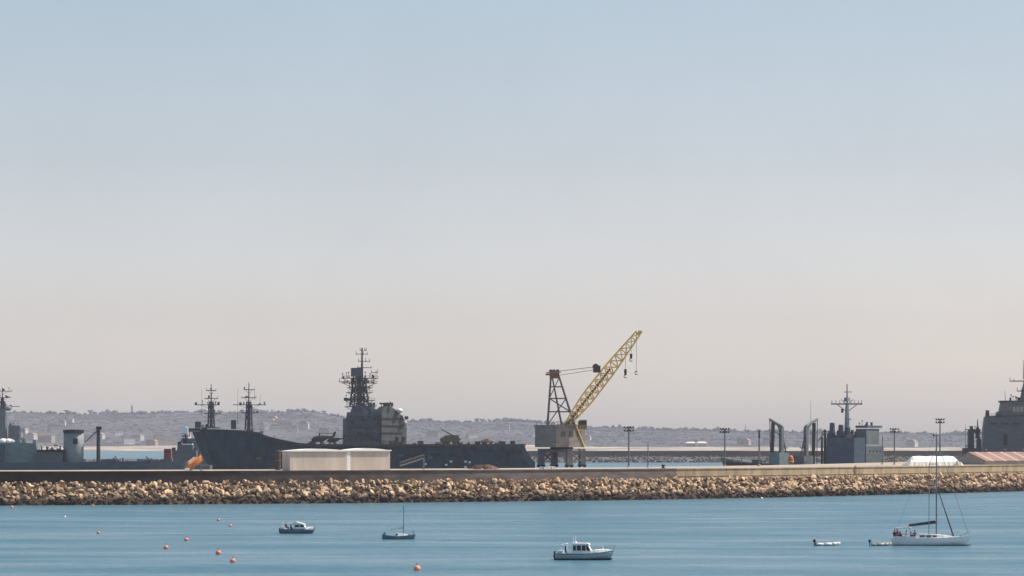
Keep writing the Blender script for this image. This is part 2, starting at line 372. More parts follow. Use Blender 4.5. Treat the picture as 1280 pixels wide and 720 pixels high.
for i, (px, sc) in enumerate(sky_px):
    D = D_RI+rnd.uniform(-120, 60)
    o = bpy.data.objects.new('pine_tree', tree_pr[i % 5]); COL.objects.link(o)
    o.location = (wx(px, D), D, land_z(px, D)-0.5); o.scale = (sc*rnd.uniform(1.0,1.7),)*2+(sc*.6,); o.rotation_euler.z = rnd.uniform(0, 6.28)
    tag(o, 'hazy dark tree on the skyline of the far hills', 'tree', 'trees on the far skyline')
# houses
def house_proto(wm, L_, W_, H_, flat=False):
    t = thing('house', 'x', 'house', (0,0,-50), 0, 'houses on the far shore')
    MB().box(-L_/2, L_/2, -W_/2, W_/2, -3, H_).build('wall', wm, t)
    if flat: MB().box(-L_/2-.3, L_/2+.3, -W_/2-.3, W_/2+.3, H_, H_+.8).build('roof', wm, t)
    else: MB().prism_xz([(-L_/2-.5, H_), (L_/2+.5, H_), (L_/2-W_/3, H_+W_*.3), (-L_/2+W_/3, H_+W_*.3)], -W_/2-.5, W_/2+.5).build('roof', hroof_m, t)
    wi = MB()
    for k in range(max(2, int(L_/4))):
        x = -L_/2+2+k*(L_-4)/max(1, int(L_/4)-1); wi.mark().box(x-.6, x+.6, -W_/2-.06, -W_/2+.05, H_*.35, H_*.7)
    wi.build_each('window', glass_m, t)
    return t
protos = [house_proto(hwall_m, 18, 11, 8), house_proto(hwall_m, 26, 12, 10, True), house_proto(hwall2_m, 22, 12, 7), house_proto(hwall_m, 12, 10, 6), house_proto(hwall2_m, 34, 13, 12, True)]
lbl = ['white house with a clay roof on the far hillside', 'white flat-roofed block on the far hillside', 'ochre house with a clay roof on the far shore', 'small white cottage on the far hillside', 'long ochre flat-roofed block on the far shore']
spots = []
for (px, t, k) in [(85,.62,1),(78,.6,3),(88,.55,0),(160,.22,1),(168,.25,0),(172,.3,1),(70,.45,0),(64,.5,3),(335,.56,1),(341,.6,0),(347,.58,1),(352,.5,4),(338,.48,1),(343,.44,0),(330,.5,3),(630,.62,1),(1010,.2,3),(232,.3,0),(190,.18,2),(205,.2,4),(50,.35,2),(40,.3,0),(30,.4,3),(20,.33,2),(110,.3,2),(125,.35,0),(135,.28,3),(148,.4,0),(12,.28,4),(58,.26,4),(380,.5,0),(368,.42,3),(405,.4,2),(670,.45,0),(735,.4,3),(775,.35,0),(930,.28,2),(960,.3,0),(1140,.25,0),(560,.5,1),(540,.42,2),(590,.4,0)]:
    spots.append((px, t, k))
used = set()
for (px, t, k) in spots:
    D = D_SH+(D_RI-D_SH)*t
    o = protos[k] if k not in used else copy_tree(protos[k]); used.add(k)
    o.location = (wx(px, D), D, land_z(px, D)+1.5); o.rotation_euler.z = rnd.uniform(-0.7, 0.7)
    sc_ = rnd.uniform(0.9, 1.3); o.scale = (sc_, sc_, sc_); o['label'] = lbl[k]
def long_block(px0, px1, D, h, label, wm):
    F = Frame((px0+px1)/2, D, land_z((px0+px1)/2, D)); t = thing('beach_building', label, 'building', F.loc, 0.1)
    a = F.x(px1); MB().box(-a, a, -7, 7, -3, h).build('wall', wm, t)
    MB().prism_xy([(-a-.6,-7.6),(a+.6,-7.6),(a+.6,7.6),(-a-.6,7.6)], h, h+2.6, 0.55).build('roof', creamr_m if wm is hwall_m else hroof_m, t)
    wi = MB()
    for k in range(7): x = -a+2+k*(2*a-4)/6; wi.mark().box(x-.9, x+.9, -7.08, -6.95, 1.2, h*.7)
    wi.build_each('window', glass_m, t)
long_block(857, 869, D_SH+420, 8, 'long white low building behind the far beach, left of its gabled neighbour', hwall_m)
long_block(871, 883, D_SH+380, 9, 'cream low building with pale roof behind the far beach, right of the white one', hwall_m)
long_block(690, 712, D_SH+420, 8, 'ochre low building behind the far beach, seen under the crane boom', hwall2_m)
# water tower / spire on the left skyline
F = Frame(165, D_RI-40, land_z(165, D_RI-40)); t = thing('church_tower', 'thin hazy tower rising above the trees of the left skyline', 'tower', F.loc)
MB().box(-2.5, 2.5, -2.5, 2.5, -2, 16, 0.9).build('shaft', hwall2_m, t); MB().lathe([(2.8,16),(0.15,25)], n=4).build('spire', hroof_m, t)
F = Frame(932, D_RI-30, land_z(932, D_RI-30)); t = thing('radio_mast', 'tiny mast standing on the far ridge above the harbour lamps', 'mast', F.loc)
MB().bar((0,0,-2),(0,0,20),.7,.3).build('pole', mast_m, t); MB().box(-2,2,-.5,.5,12,13).build('platform', mast_m, t)

# far breakwater
def strip(D0, px0, px1, prof, curve=0.0, step=30):
    m = MB(); pts = []
    n = int((px1-px0)/step)
    rings = []
    for i in range(n+1):
        px = px0+(px1-px0)*i/n; D = D0+curve*(px-640)
        rings.append([(wx(px, D), D+dy, z+ (mn.noise(Vector((px/17, dy, z)))*0.5 if z > 0 else 0)) for dy, z in prof])
    return m.loft(rings)
tag(strip(2480, 560, 1900, [(-14,-2),(-3,4.2),(9,4.2),(22,-2)], 0.05).build('breakwater_mound', farrock_m), kind='structure')
tag(strip(2480, 560, 1900, [(-1.5,4.0),(-1.5,8.9),(4,8.9),(4,4.0)], 0.05).build('sea_wall', mat('far_wall', (0.09,0.075,0.08), 0.9, 0.25, 0.05)), 'dark hazy wall along the crest of the distant breakwater', 'sea wall')
fr = MB(); rr = random.Random(5)
for i in range(1900):
    px = rr.uniform(560, 1900); D = 2480+0.05*(px-640); a = rr.random()
    crown_mb(fr, (wx(px, D), D-14+a*13+rr.uniform(-1,1), 0.1+a*4.4), rr.uniform(0.8,1.6), rr.uniform(0.7,1.2), rr)
tag(fr.build('rock_armour', farrock_m), 'dark rubble piled along the distant breakwater', kind='stuff')
tag(strip(2150, -300, 262, [(-10,-2),(-7,3.2),(-3,4.4),(8,4.4),(9,-2)], 0.0).build('pier', mat('far_pier', (0.10,0.095,0.09), 0.9, 0.3, 0.05)), 'low dark pier crossing the harbour water behind the ships on the left', 'pier')

# ------------------------------------------------------------------ near breakwater
base = [(-600,765),(-300,772),(0,785),(160,794),(320,806),(480,821),(640,839),(800,864),(960,898),(1120,949),(1280,1018),(1450,1108),(1650,1230)]
P = [Vector((wx(px, D), D)) for px, D in base]
def cat(p0,p1,p2,p3,t):
    return 0.5*((2*p1)+(p2-p0)*t+(2*p0-5*p1+4*p2-p3)*t*t+(3*p1-p0-3*p2+p3)*t**3)
path = []
for i in range(len(P)-1):
    p0 = P[i-1] if i else 2*P[0]-P[1]; p3 = P[i+2] if i+2 < len(P) else 2*P[-1]-P[-2]
    for k in range(24): path.append(cat(p0, P[i], P[i+1], p3, k/24))
path.append(P[-1])
acc = [0]
for a, b in zip(path, path[1:]): acc.append(acc[-1]+(b-a).length)
def at(s):
    lo = 0
    import bisect
    lo = min(max(bisect.bisect_right(acc, s)-1, 0), len(path)-2)
    t = (s-acc[lo])/(acc[lo+1]-acc[lo]); p = path[lo].lerp(path[lo+1], t)
    d0 = (path[min(lo+1, len(path)-1)]-path[max(lo-1, 0)]).normalized(); d1 = (path[min(lo+2, len(path)-1)]-path[lo]).normalized()
    d = d0.lerp(d1, t).normalized()
    return p, d, Vector((-d.y, d.x))           # normal points away from the camera
LEN = acc[-1]
def sweep(s0, s1, prof, step=3.0):
    n = max(2, int((s1-s0)/step)); rings = []
    for i in range(n+1):
        p, d, nn = at(s0+(s1-s0)*i/n)
        rings.append([(p.x+nn.x*o, p.y+nn.y*o, z) for o, z in prof])
    return MB().loft(rings)
def s_of_px(px):
    return min((abs((lambda q: q.x/q.y*FPX+640)(at(s)[0]+at(s)[2]*10)-px), s) for s in [LEN*i/600 for i in range(601)])[1]
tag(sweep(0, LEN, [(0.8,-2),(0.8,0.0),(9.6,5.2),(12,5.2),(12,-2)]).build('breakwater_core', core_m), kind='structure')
S845 = s_of_px(845)
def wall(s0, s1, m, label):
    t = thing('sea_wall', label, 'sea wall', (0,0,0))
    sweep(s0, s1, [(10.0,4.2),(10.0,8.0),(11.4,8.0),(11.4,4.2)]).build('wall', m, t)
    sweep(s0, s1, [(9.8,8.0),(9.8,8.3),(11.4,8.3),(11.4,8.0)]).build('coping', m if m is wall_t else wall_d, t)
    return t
wall(0, S845-0.1, wall_d, 'long dark brown wall above the rocks, left stretch of the breakwater')
t = wall(S845+0.1, LEN, wall_t, 'lighter tan concrete wall above the rocks, right stretch of the breakwater')
sweep(S845+0.1, LEN, [(9.86,6.1),(9.86,6.3),(9.999,6.3),(9.999,6.1)]).build('ledge', wall_t, t)
# quay deck behind the wall: wider towards the right
qb = MB(); rings = []; nq = 160
for i in range(nq+1):
    s = LEN*i/nq; p, d, nn = at(s); wdt = lerp([(0,42),(LEN*.45,46),(LEN*.62,60),(LEN*.8,95),(LEN,150)], s)
    rings.append([(p.x+nn.x*o, p.y+nn.y*o, z) for o, z in ((11.45,-2),(11.45,QZ),(11.45+wdt,QZ),(11.45+wdt,-2))])
tag(qb.loft(rings).build('quay', quay_m), kind='structure')
# boulders
rr = random.Random(3)
def boulder_v(rr):
    bm = bmesh.new()
    sx, sy, sz = rr.uniform(0.85,1.55), rr.uniform(0.75,1.2), rr.uniform(0.6,1.05)
    for _ in range(rr.randint(9, 14)):
        d = Vector((rr.gauss(0,1), rr.gauss(0,1), rr.gauss(0,1))).normalized()*rr.uniform(.9, 1.15)
        bm.verts.new((d.x*sx, d.y*sy, d.z*sz))
    g = bmesh.ops.convex_hull(bm, input=bm.verts)
    bmesh.ops.delete(bm, geom=[v for v in bm.verts if not v.link_faces], context='VERTS')
    bmesh.ops.bevel(bm, geom=list(bm.edges), offset=.06, segments=1, affect='EDGES')
    bm.verts.index_update()
    r = ([tuple(v.co) for v in bm.verts], [[v.index for v in f.verts] for f in bm.faces]); bm.free(); return r
bvs = [boulder_v(rr) for _ in range(18)]
bmeshes = [MB().add(*b).mesh('boulder', rock_m) for b in bvs]
places = []
s = 1.0
while s < LEN-1:
    for row in range(9):
        a = (row+rr.uniform(-.4,.4))/8
        p, d, nn = at(min(max(s+rr.uniform(-.8,.8), 0), LEN)); o = 0.2+a*9.0
        r = rr.choice((0.40,0.46,0.54,0.64,0.78,1.1))*rr.uniform(.85,1.12)*(1.0 if row < 7 else 0.85)
        z = -0.1+max(0,a)*5.35+rr.uniform(-.4,.65)
        if row == 8: o = min(o, 9.0); z = min(z, 5.3)
        x, y = p.x+nn.x*o, p.y+nn.y*o
        px = x/y*FPX+640
        vis = -30 < px < 1310
        places.append((r/y if vis else 0, x, y, z, r))
    s += 1.24
places.sort(reverse=True)
stuff = MB()
for i, (k, x, y, z, r) in enumerate(places):
    e = Matrix.Rotation(rr.uniform(0,6.28),3,'Z')@Matrix.Rotation(rr.uniform(-1.3,1.3),3,'X')@Matrix.Rotation(rr.uniform(-1.3,1.3),3,'Y')
    b = rr.randrange(18)
    if i < 300:
        ob = bpy.data.objects.new('boulder', bmeshes[b]); COL.objects.link(ob)
        ob.matrix_world = Matrix.Translation((x,y,z))@(e.to_4x4())@Matrix.Scale(r,4)
        tag(ob, 'large tan boulder among the rocks piled below the breakwater wall', 'boulder', 'boulders on the breakwater slope')
    else:
        M = e*r
        stuff.add([tuple(M@Vector(v)+Vector((x,y,z))) for v in bvs[b][0]], bvs[b][1])
tag(stuff.build('rock_armour', rock_ms), 'tan rocks heaped along the foot of the breakwater wall', kind='stuff')

# ------------------------------------------------------------------ hull lofts
def hull_mb(L_, B, fb_s, fb_m, fb_b, draft, rake=0.09, full=0.45, trans=0.86, n=18, wlk=0.82, z0=0.0):
    rings = []
    for i in range(n+1):
        t = i/n; k = trans+(1-trans)*min(1, t/0.4) if t < 0.4 else 1-max(0, (t-full)/(1-full))**2.3
        hb_ = max(B/2*k, 0.015*B); fl = wlk*(1-0.55*max(0, (t-.5)/.5)**1.5); hw = max(hb_*fl, 0.008*B)
        z = fb_m+(fb_s-fb_m)*max(0, 1-t/.45)**1.6+(fb_b-fb_m)*max(0, (t-.4)/.6)**1.7
        xd = L_*t; xw = L_*(0.01+t*(0.99-rake))
        xm = (xd+xw)/2
        rings.append([(xd,-hb_,z),(xm*.5+xd*.5,-(hb_*.75+hw*.25),z*.5),(xw,-hw,z0),(xw,-hw*.55,-draft),(xw,hw*.55,-draft),(xw,hw,z0),(xm*.5+xd*.5,(hb_*.75+hw*.25),z*.5),(xd,hb_,z)])
    return MB().loft(rings)
def shift(mb, dx, dy=0, dz=0):
    mb.v = [(x+dx, y+dy, z+dz) for x, y, z in mb.v]; return mb
def flipx(mb): mb.v = [(-x, y, z) for x, y, z in mb.v]; return mb
def lattice(mb, p0, p1, w0, w1, n, rc, rl, dirs=None):
    """square lattice tower from p0 (width w0) to p1 (width w1)"""
    p0, p1 = Vector(p0), Vector(p1); d = (p1-p0).normalized()
    u = Vector((0,1,0)) if abs(d.y) < .9 else Vector((1,0,0)); v = d.cross(u).normalized(); u = v.cross(d).normalized()
    def cr(k):
        c = p0.lerp(p1, k); w_ = (w0+(w1-w0)*k)/2
        return [c+u*a*w_+v*b*w_ for a, b in ((-1,-1),(1,-1),(1,1),(-1,1))]
    A, B = cr(0), cr(1)
    for a, b in zip(A, B): mb.bar(a, b, rc, rc, 5)
    for i in range(n):
        q0, q1 = cr(i/n), cr((i+1)/n)
        for k in range(4):
            mb.bar(q0[k], q0[(k+1) % 4], rl, rl, 4)
            if (i+k) % 2: mb.bar(q0[k], q1[(k+1) % 4], rl, rl, 4)
            else: mb.bar(q0[(k+1) % 4], q1[k], rl, rl, 4)
def rails(mb, x0, x1, y, z, h=1.0, n=6, r=.05):
    for k in range(n+1): mb.bar((x0+(x1-x0)*k/n, y, z), (x0+(x1-x0)*k/n, y, z+h), r, r, 4)
    mb.bar((x0,y,z+h), (x1,y,z+h), r, r, 4); mb.bar((x0,y,z+h*.5), (x1,y,z+h*.5), r, r, 4)

def clutter(mb, x0, x1, y0, y1, z, n, rr, hmax=1.6):
    for _ in range(n):
        x, y = rr.uniform(x0, x1), rr.uniform(y0, y1); h = rr.uniform(.4, hmax); a = rr.uniform(.2, .7); mb.mark()
        if rr.random() < .5: mb.box(x-a, x+a, y-a, y+a, z, z+h)
        else: mb.bar((x,y,z), (x,y,z+h*1.3), .12, .08, 5); mb.ball((x,y,z+h*1.3), .35, 1, 1)

# ------------------------------------------------------------------ warship masts, frigates
def warship(px, D, label, L_, deck_y, sup, mast_x, mast_base_y, tower_top_y, pole_top_y, plats, yaw=0.0, hullm=None, supm=None, cat='warship', bow=-1, name='frigate', px_bow=None, seed=1, w0=3.0, group=None, whips=()):
    F = Frame(px, D, 0, yaw); rr = random.Random(seed)
    t = thing(name, label, cat, F.loc, yaw, group)
    dz = F.z(deck_y); h = hull_mb(L_, 12, dz*.85, dz*.9, dz*1.08, 1.5, rake=.10)
    h = shift(h, -L_/2)
    if bow < 0: h = flipx(h)
    h.build('hull', hullm or haze_gr, t, smooth=False)
    s_ = MB()
    for k, (a, b, y0, y1, dep) in enumerate(sup): s_.box(F.x(a), F.x(b), -dep/2, dep/2, F.z(y0), F.z(y1), .94)
    so_ = s_.build('superstructure', supm or haze_gr, t)
    m = MB(); X = F.x(mast_x); zb, zt, zp = F.z(mast_base_y), F.z(tower_top_y), F.z(pole_top_y)
    lattice(m, (X,0,zb), (X,0,zt), w0*.75, w0*.4, 6, .26, .15)
    m.bar((X,0,zb), (X,0,zt), w0*.2, w0*.12, 6)
    clutter(m, X-1.3, X+1.3, -1, 1, zt-3.5, 5, rr, 2.0); clutter(m, X-1.1, X+1.1, -1, 1, (zb+zt)/2, 5, rr, 2.2); m.bar((X,0,zt), (X,0,zp), .33, .16, 6)
    mo = m.build('mast', mast_m, t)
    y = MB()
    for a, b, py in plats:
        y.bar((F.x(a),0,F.z(py)), (F.x(b),0,F.z(py)), .2, .2, 5)
        y.box(X-1.3, X+1.3, -1.3, 1.3, F.z(py)-.15, F.z(py)+.15)
        for xx in (F.x(a), F.x(b)): y.bar((xx,0,F.z(py)-.3), (xx,0,F.z(py)+rr.uniform(.3,1.3)), .14, .1, 4); y.bar((X,0,F.z(py)-2.0), (xx*.7+X*.3,0,F.z(py)), .1, .1, 4)
        clutter(y, F.x(a), F.x(b), -.8, .8, F.z(py)+.1, 8 if b-a > 20 else 2, rr, 1.5)
    y.build('yard', mast_m, mo)
    for wxp, ya, yb in whips: MB().bar((F.x(wxp), 1, F.z(ya)), (F.x(wxp), 1, F.z(yb)), .12, .06, 4).build('whip_antenna', mast_m, t)
    c = MB()
    for k, (a, b, y0, y1, dep) in enumerate(sup): clutter(c, F.x(a)+.5, F.x(b)-.5, -dep*.35, dep*.35, F.z(y1), 4, rr)
    c.build_each('deck_fitting', mast_m, t)
    return F, t
# far-left hazy warship, cut by the frame
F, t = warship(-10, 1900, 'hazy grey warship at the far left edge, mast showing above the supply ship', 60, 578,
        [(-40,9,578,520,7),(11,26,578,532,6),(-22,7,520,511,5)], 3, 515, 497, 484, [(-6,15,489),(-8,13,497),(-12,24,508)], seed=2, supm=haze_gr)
MB().ball((F.x(10), 0, F.z(510)), 2.4, .8).build('radome', lt_grey, t, smooth=True)
# two frigates behind the carrier's bow
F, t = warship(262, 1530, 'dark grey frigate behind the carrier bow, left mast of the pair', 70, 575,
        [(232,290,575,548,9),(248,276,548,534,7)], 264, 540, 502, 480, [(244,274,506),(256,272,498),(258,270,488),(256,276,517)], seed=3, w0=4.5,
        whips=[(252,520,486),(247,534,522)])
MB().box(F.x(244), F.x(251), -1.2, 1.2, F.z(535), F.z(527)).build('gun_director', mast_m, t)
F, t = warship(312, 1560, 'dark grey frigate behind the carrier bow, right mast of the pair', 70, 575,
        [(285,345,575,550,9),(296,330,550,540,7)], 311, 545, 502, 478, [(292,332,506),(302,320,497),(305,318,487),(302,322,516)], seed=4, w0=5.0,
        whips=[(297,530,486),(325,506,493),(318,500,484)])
MB().box(F.x(289), F.x(295), -1.2, 1.2, F.z(540), F.z(525)).build('gun_director', mast_m, t)
# patrol vessel
F, t = warship(222, 1240, 'small grey patrol vessel with a white cabin top left of the carrier bow', 26, 578,
        [(213,247,584,563,6),(222,242,563,556,5)], 232, 560, 549, 537, [(226,238,552),(228,237,545)], seed=5, name='patrol_vessel', w0=1.6, cat='patrol boat')
MB().box(F.x(229), F.x(241), -2.3, 2.3, F.z(556)+.02, F.z(554.6)).build('cabin_roof', white_m, t)
MB().prism_xz([(F.x(229),F.z(542)),(F.x(235),F.z(542)),(F.x(235),F.z(535)),(F.x(232),F.z(533)),(F.x(229),F.z(535))], -1, 1).build('radome', white_m, t)
F = Frame(209.5, 1180, 0)
t = thing('deck_barge', 'low dark work barge with a red cabin left of the grey patrol vessel', 'barge', F.loc)
shift(hull_mb(20,6,F.z(576),F.z(577),F.z(575),1,trans=.95,full=.7), -10).build('hull', haze_gr, t)
MB().box(F.x(205.5), F.x(214.5), -2, 2, F.z(573), F.z(561), .96).build('cabin', red_m, t); MB().box(F.x(204.5), F.x(215.5), -2.2, 2.2, F.z(577.5), F.z(573)-.02).build('deck_house', haze_gr, t)
MB().box(F.x(206.5), F.x(213.5), -2.06, -1.9, F.z(566), F.z(563)).build('window', glass_m, t)
c = MB(); clutter(c, F.x(183), F.x(204), -2, 2, F.z(577), 12, random.Random(9), 1.4); c.build_each('deck_gear', pole_m, t)

# left supply ship
F = Frame(70, 1140, 0); t = thing('supply_ship', 'grey-green supply ship with tall black-capped funnel and post crane at left', 'ship', F.loc)
h = shift(hull_mb(76, 14, F.z(578), F.z(578), F.z(576), 2, trans=.95), -42); h.build('hull', blue_gr, t)
x0, x1 = F.x(-75), F.x(47)
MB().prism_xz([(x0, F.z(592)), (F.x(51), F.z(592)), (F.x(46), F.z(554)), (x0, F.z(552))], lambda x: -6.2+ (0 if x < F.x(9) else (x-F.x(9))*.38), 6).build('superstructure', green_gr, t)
MB().prism_xz([(x0, F.z(592)), (F.x(8.5), F.z(592)), (F.x(10.5), F.z(556)), (x0, F.z(556))], -6.6, -6.25).build('shaded_face', blue_gr, t)  # darker blue-grey sheet puts this face's shade into the colour
MB().box(F.x(48.5), F.x(80), -4, 4, F.z(580), F.z(565)).build('deck_house', haze_gr, t)
MB().box(F.x(48.6), F.x(82), -4.6, 4.6, F.z(565), F.z(562)).build('boat_deck', deckm, t)
fu = MB(); fu.loft([[(F.x(92)+math.cos(a)*k*3.6, math.sin(a)*k*3.0, F.z(y)) for a in [2*math.pi*i/14 for i in range(14)]] for y, k in ((583,1.0),(560,1.0),(541,1.0))])
fo = fu.build('funnel', lt_grey, t, smooth=True)
MB().lathe([(3.75,0),(3.75,1.1),(3.0,1.1)], (F.x(92),0,F.z(541)), 14).build('cap', black_m, fo)
MB().box(F.x(93), F.x(98.5), -3.3, -2.6, F.z(555), F.z(548)).build('vent', black_m, fo)
m = MB(); m.bar((F.x(123),0,F.z(583)), (F.x(123),0,F.z(535)), .75, .6, 8); m.box(F.x(120.5), F.x(127), -.9, .9, F.z(537), F.z(533))
po = m.build('crane_post', mast_m, t)
MB().bar((F.x(122),0,F.z(538)), (F.x(106),0,F.z(553)), .35, .25).build('crane_arm', lt_grey, po)
for px_, r in ((4,1.6),(11,1.5),(15,1.1),(-6,1.6)): MB().ball((F.x(px_), 0, F.z(552)), r, .75).build('radome', white_m, t, smooth=True)
c = MB(); clutter(c, F.x(20), F.x(44), -3, 3, F.z(554), 8, random.Random(4), 1.5); clutter(c, F.x(50), F.x(79), -3, 3, F.z(562), 14, random.Random(5), 1.3)
clutter(c, F.x(106), F.x(165), -3, 3, F.z(578), 22, random.Random(6), 1.8)
c.build_each('deck_fitting', lt_grey, t)
MB().box(F.x(128), F.x(150), -3, 3, F.z(580), F.z(574)).build('deck_house', haze_gr, t)
m = MB(); lattice(m, (F.x(28),0,F.z(553)), (F.x(28),0,F.z(535)), 2.4, 1.4, 4, .14, .09); m.build('mast', lt_grey, t)

# ------------------------------------------------------------------ aircraft carrier
YAW = R(20)
F = Frame(450, 1400, 0, YAW)
car = thing('aircraft_carrier', 'dark grey aircraft carrier with a raised ski-jump bow and tall masted island', 'aircraft carrier', F.loc, YAW)
DECK = [(238,535.8),(262,536),(296,537.3),(304,538.6),(314,541.8),(327,546),(350,551.6),(366,554.2),(385,555),(700,555)]
def px_l(px):                                   # photo column -> position along the rotated hull
    c = (px-640)/FPX; return (c*1400-F.loc[0])/(math.cos(YAW)-c*math.sin(YAW))
rings = []
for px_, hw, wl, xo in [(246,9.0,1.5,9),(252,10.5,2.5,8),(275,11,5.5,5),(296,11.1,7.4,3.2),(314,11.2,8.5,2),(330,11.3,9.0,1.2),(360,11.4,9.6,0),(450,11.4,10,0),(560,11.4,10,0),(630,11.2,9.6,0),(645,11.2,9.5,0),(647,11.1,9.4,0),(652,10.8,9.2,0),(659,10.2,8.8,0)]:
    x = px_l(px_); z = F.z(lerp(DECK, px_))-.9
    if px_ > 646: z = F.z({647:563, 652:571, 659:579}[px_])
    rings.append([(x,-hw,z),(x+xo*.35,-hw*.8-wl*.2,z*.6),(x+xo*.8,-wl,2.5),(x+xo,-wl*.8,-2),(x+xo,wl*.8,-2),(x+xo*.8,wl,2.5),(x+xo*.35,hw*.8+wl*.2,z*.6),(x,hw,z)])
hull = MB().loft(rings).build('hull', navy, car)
rings = []
for px_, hw in [(239,8.5),(248,11.5),(262,12.2),(290,12.6),(302,12.8),(315,13),(328,13.2),(342,13.4),(362,13.8),(385,14),(500,14.2),(640,14.0),(645,12.5)]:
    x = px_l(px_); z = F.z(lerp(DECK, px_)); rings.append([(x,-hw,z-1.0),(x,-hw,z),(x,hw,z),(x,hw,z-1.0)])
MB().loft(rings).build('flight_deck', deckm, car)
for a, b, y0, y1, dep in ((488,566,560,571,2.6),(578,642,557,566,3.0),(400,470,560,569,2.4)):
    m = MB(); xa, xb = px_l(a), px_l(b)
    rg = [[(x,-11,F.z(y0)),(x,-11-dep*k,F.z(y0)),(x,-11-dep*k,F.z((y0+y1)/2)),(x,-11,F.z(y1))] for x, k in ((xa,.2),(xa+2,1),(xb-2,1),(xb,.2))]
    m.loft(rg).build('sponson', navy, car)
for a, y in ((547,581),(553,577),(571,577),(571,584),(576,578),(521,580)):
    MB().bar((px_l(a)-.55,-11.6,F.z(y)), (px_l(a)+.55,-11.6,F.z(y)), .42, .42, 8).build('liferaft_canister', white_m, car)
# hull openings
for a in (372, 395, 418, 505, 530, 590, 610, 628):
    MB().box(px_l(a), px_l(a)+2.6, -11.42, -11.0, F.z(567)-.6, F.z(567)+.9).build('hull_opening', black_m, hull)
nt_ = MB()
for a in range(362, 640, 9): nt_.box(px_l(a), px_l(a+7), -15.4, -14.2, F.z(556.6)-.2, F.z(556.6))
nt_.build('safety_net', mast_m, car)
nm = MB()                                       # pale fairing along the bow front
nm.prism_xz([(px_l(240)-.1, F.z(535.6)), (px_l(241), F.z(535.6)), (px_l(241)+1.4, F.z(540)), (px_l(240)+1.2, F.z(540))], -7.6, 7.6); nm.build('bow_fairing', lt_grey, car)
m = MB(); pv_ = None
for px_ in (243,252,262,274,286,298):
    q = Vector((px_l(px_), -lerp([(239,8.5),(248,11.5),(262,12.2),(290,12.6),(302,12.8)], px_)-.06, F.z(lerp(DECK, px_))-.22))
    if pv_: m.bar(pv_, q, .22, .22, 5)
    pv_ = q
m.build('lit_deck_lip', lt_grey, car)  # pale bar paints in the sunlit lip of the flight deck
# island
isl = MB(); Y0, Y1 = 3.5, 10.5
isl.box(px_l(437), px_l(479), Y0, Y1, F.z(555)+.02, F.z(523), .98)
isl.box(px_l(441), px_l(478), Y0+.5, Y1-.4, F.z(523), F.z(515), .94)
isl.box(px_l(446), px_l(474), Y0+1.2, Y1-1, F.z(515), F.z(507), .85)
isl.box(px_l(466), px_l(479), Y0-.5, Y0+2, F.z(519), F.z(511), .9)
io = isl.build('island', blue_gr, car)
fun = MB(); xa = px_l(479)+.05
pl = [(xa, F.z(555)+.03), (xa, F.z(513)), (px_l(484), F.z(508)), (px_l(492), F.z(507)), (px_l(503), F.z(513)), (px_l(512), F.z(521)), (px_l(517), F.z(531)), (px_l(517), F.z(555)+.03)]
fun.prism_xz(pl, lambda x: 2.6+(x-xa)*.52, 11.5)
fo = fun.build('funnel', mat('funnel_grey', (.085,.090,.088), .6, .25, .35, stretch=(1,1,2), spec=0.12), car)
for y_ in (522, 531, 540): 
    MB().prism_xz([(xa+.2, F.z(y_)), (px_l(511), F.z(y_)), (px_l(511), F.z(y_)-.5), (xa+.2, F.z(y_)-.5)], lambda x: 2.25+(x-xa)*.52, lambda x: 2.55+(x-xa)*.52).build('walkway', mast_m, fo)
for a in (501, 511): MB().bar((px_l(a), 2.2+(px_l(a)-xa)*.52, F.z(549)), (px_l(a), 3.0+(px_l(a)-xa)*.52, F.z(549)), 1.15, 1.15, 14).build('exhaust_opening', black_m, fo)
MB().box(px_l(441), px_l(475), Y0-.05, Y0+.5, F.z(520), F.z(518)).build('bridge_windows', glass_m, io)
for y_, a, b in ((523,436,480),(533,436,479),(545,436,479)):
    m = MB(); m.box(px_l(a), px_l(b), Y0-1.1, Y0, F.z(y_)-.15, F.z(y_)); rails(m, px_l(a), px_l(b), Y0-1.05, F.z(y_), 1.0, 10, .06); m.build('gallery', mast_m, io)
rr = random.Random(21)
tw = MB(); cx = px_l(455)
lattice(tw, (cx,7,F.z(508)), (cx,7,F.z(470)), 6.6, 4.0, 6, .42, .22)
tw.box(cx-.9, cx+.9, 6.1, 7.9, F.z(508), F.z(470), .9)
clutter(tw, cx-2.6, cx+2.6, 5.5, 8.5, F.z(500), 8, rr, 2.6); clutter(tw, cx-2.2, cx+2.2, 5.5, 8.5, F.z(489), 8, rr, 2.4)
tw.bar((px_l(458.5),7,F.z(472)), (px_l(458.5),7,F.z(434)), .62, .3, 8)
to = tw.build('mast', mast_m, car)
for a, b, y_, n in ((438,475,508,14),(437,473,500,12),(440,470,490,9),(434,476,478,12),(433,477,472,14),(441,470,484,8)):
    m = MB(); m.box(px_l(a), px_l(b), 5.2, 8.8, F.z(y_)-.3, F.z(y_))
    clutter(m, px_l(a), px_l(b), 5.2, 8.8, F.z(y_), n, rr, 2.0)
    rails(m, px_l(a), px_l(b), 5.2, F.z(y_), 1.0, 8, .07)
    for sgn in (a, b): m.bar((cx,7,F.z(y_)-4.0), (px_l(sgn),7,F.z(y_)), .16, .16, 4)
    m.build('platform', mast_m, to)
for a, b, y_ in ((451,465,442),(454,468,451),(453,470,459),(456,464,437),(430,440,477),(470,478,465)):
    m = MB(); m.bar((px_l(a),7,F.z(y_)), (px_l(b),7,F.z(y_)), .16, .16, 5)
    for q in (a, b, (a+b)/2+2): hh_ = rr.uniform(.3, 1.6); m.bar((px_l(q),7,F.z(y_)-.3), (px_l(q),7,F.z(y_)+hh_), .16, .1, 4)
    m.build('yard', mast_m, to)
m = MB(); m.box(px_l(444), px_l(456.5), 5.2, 6.4, F.z(470), F.z(459.5)); 
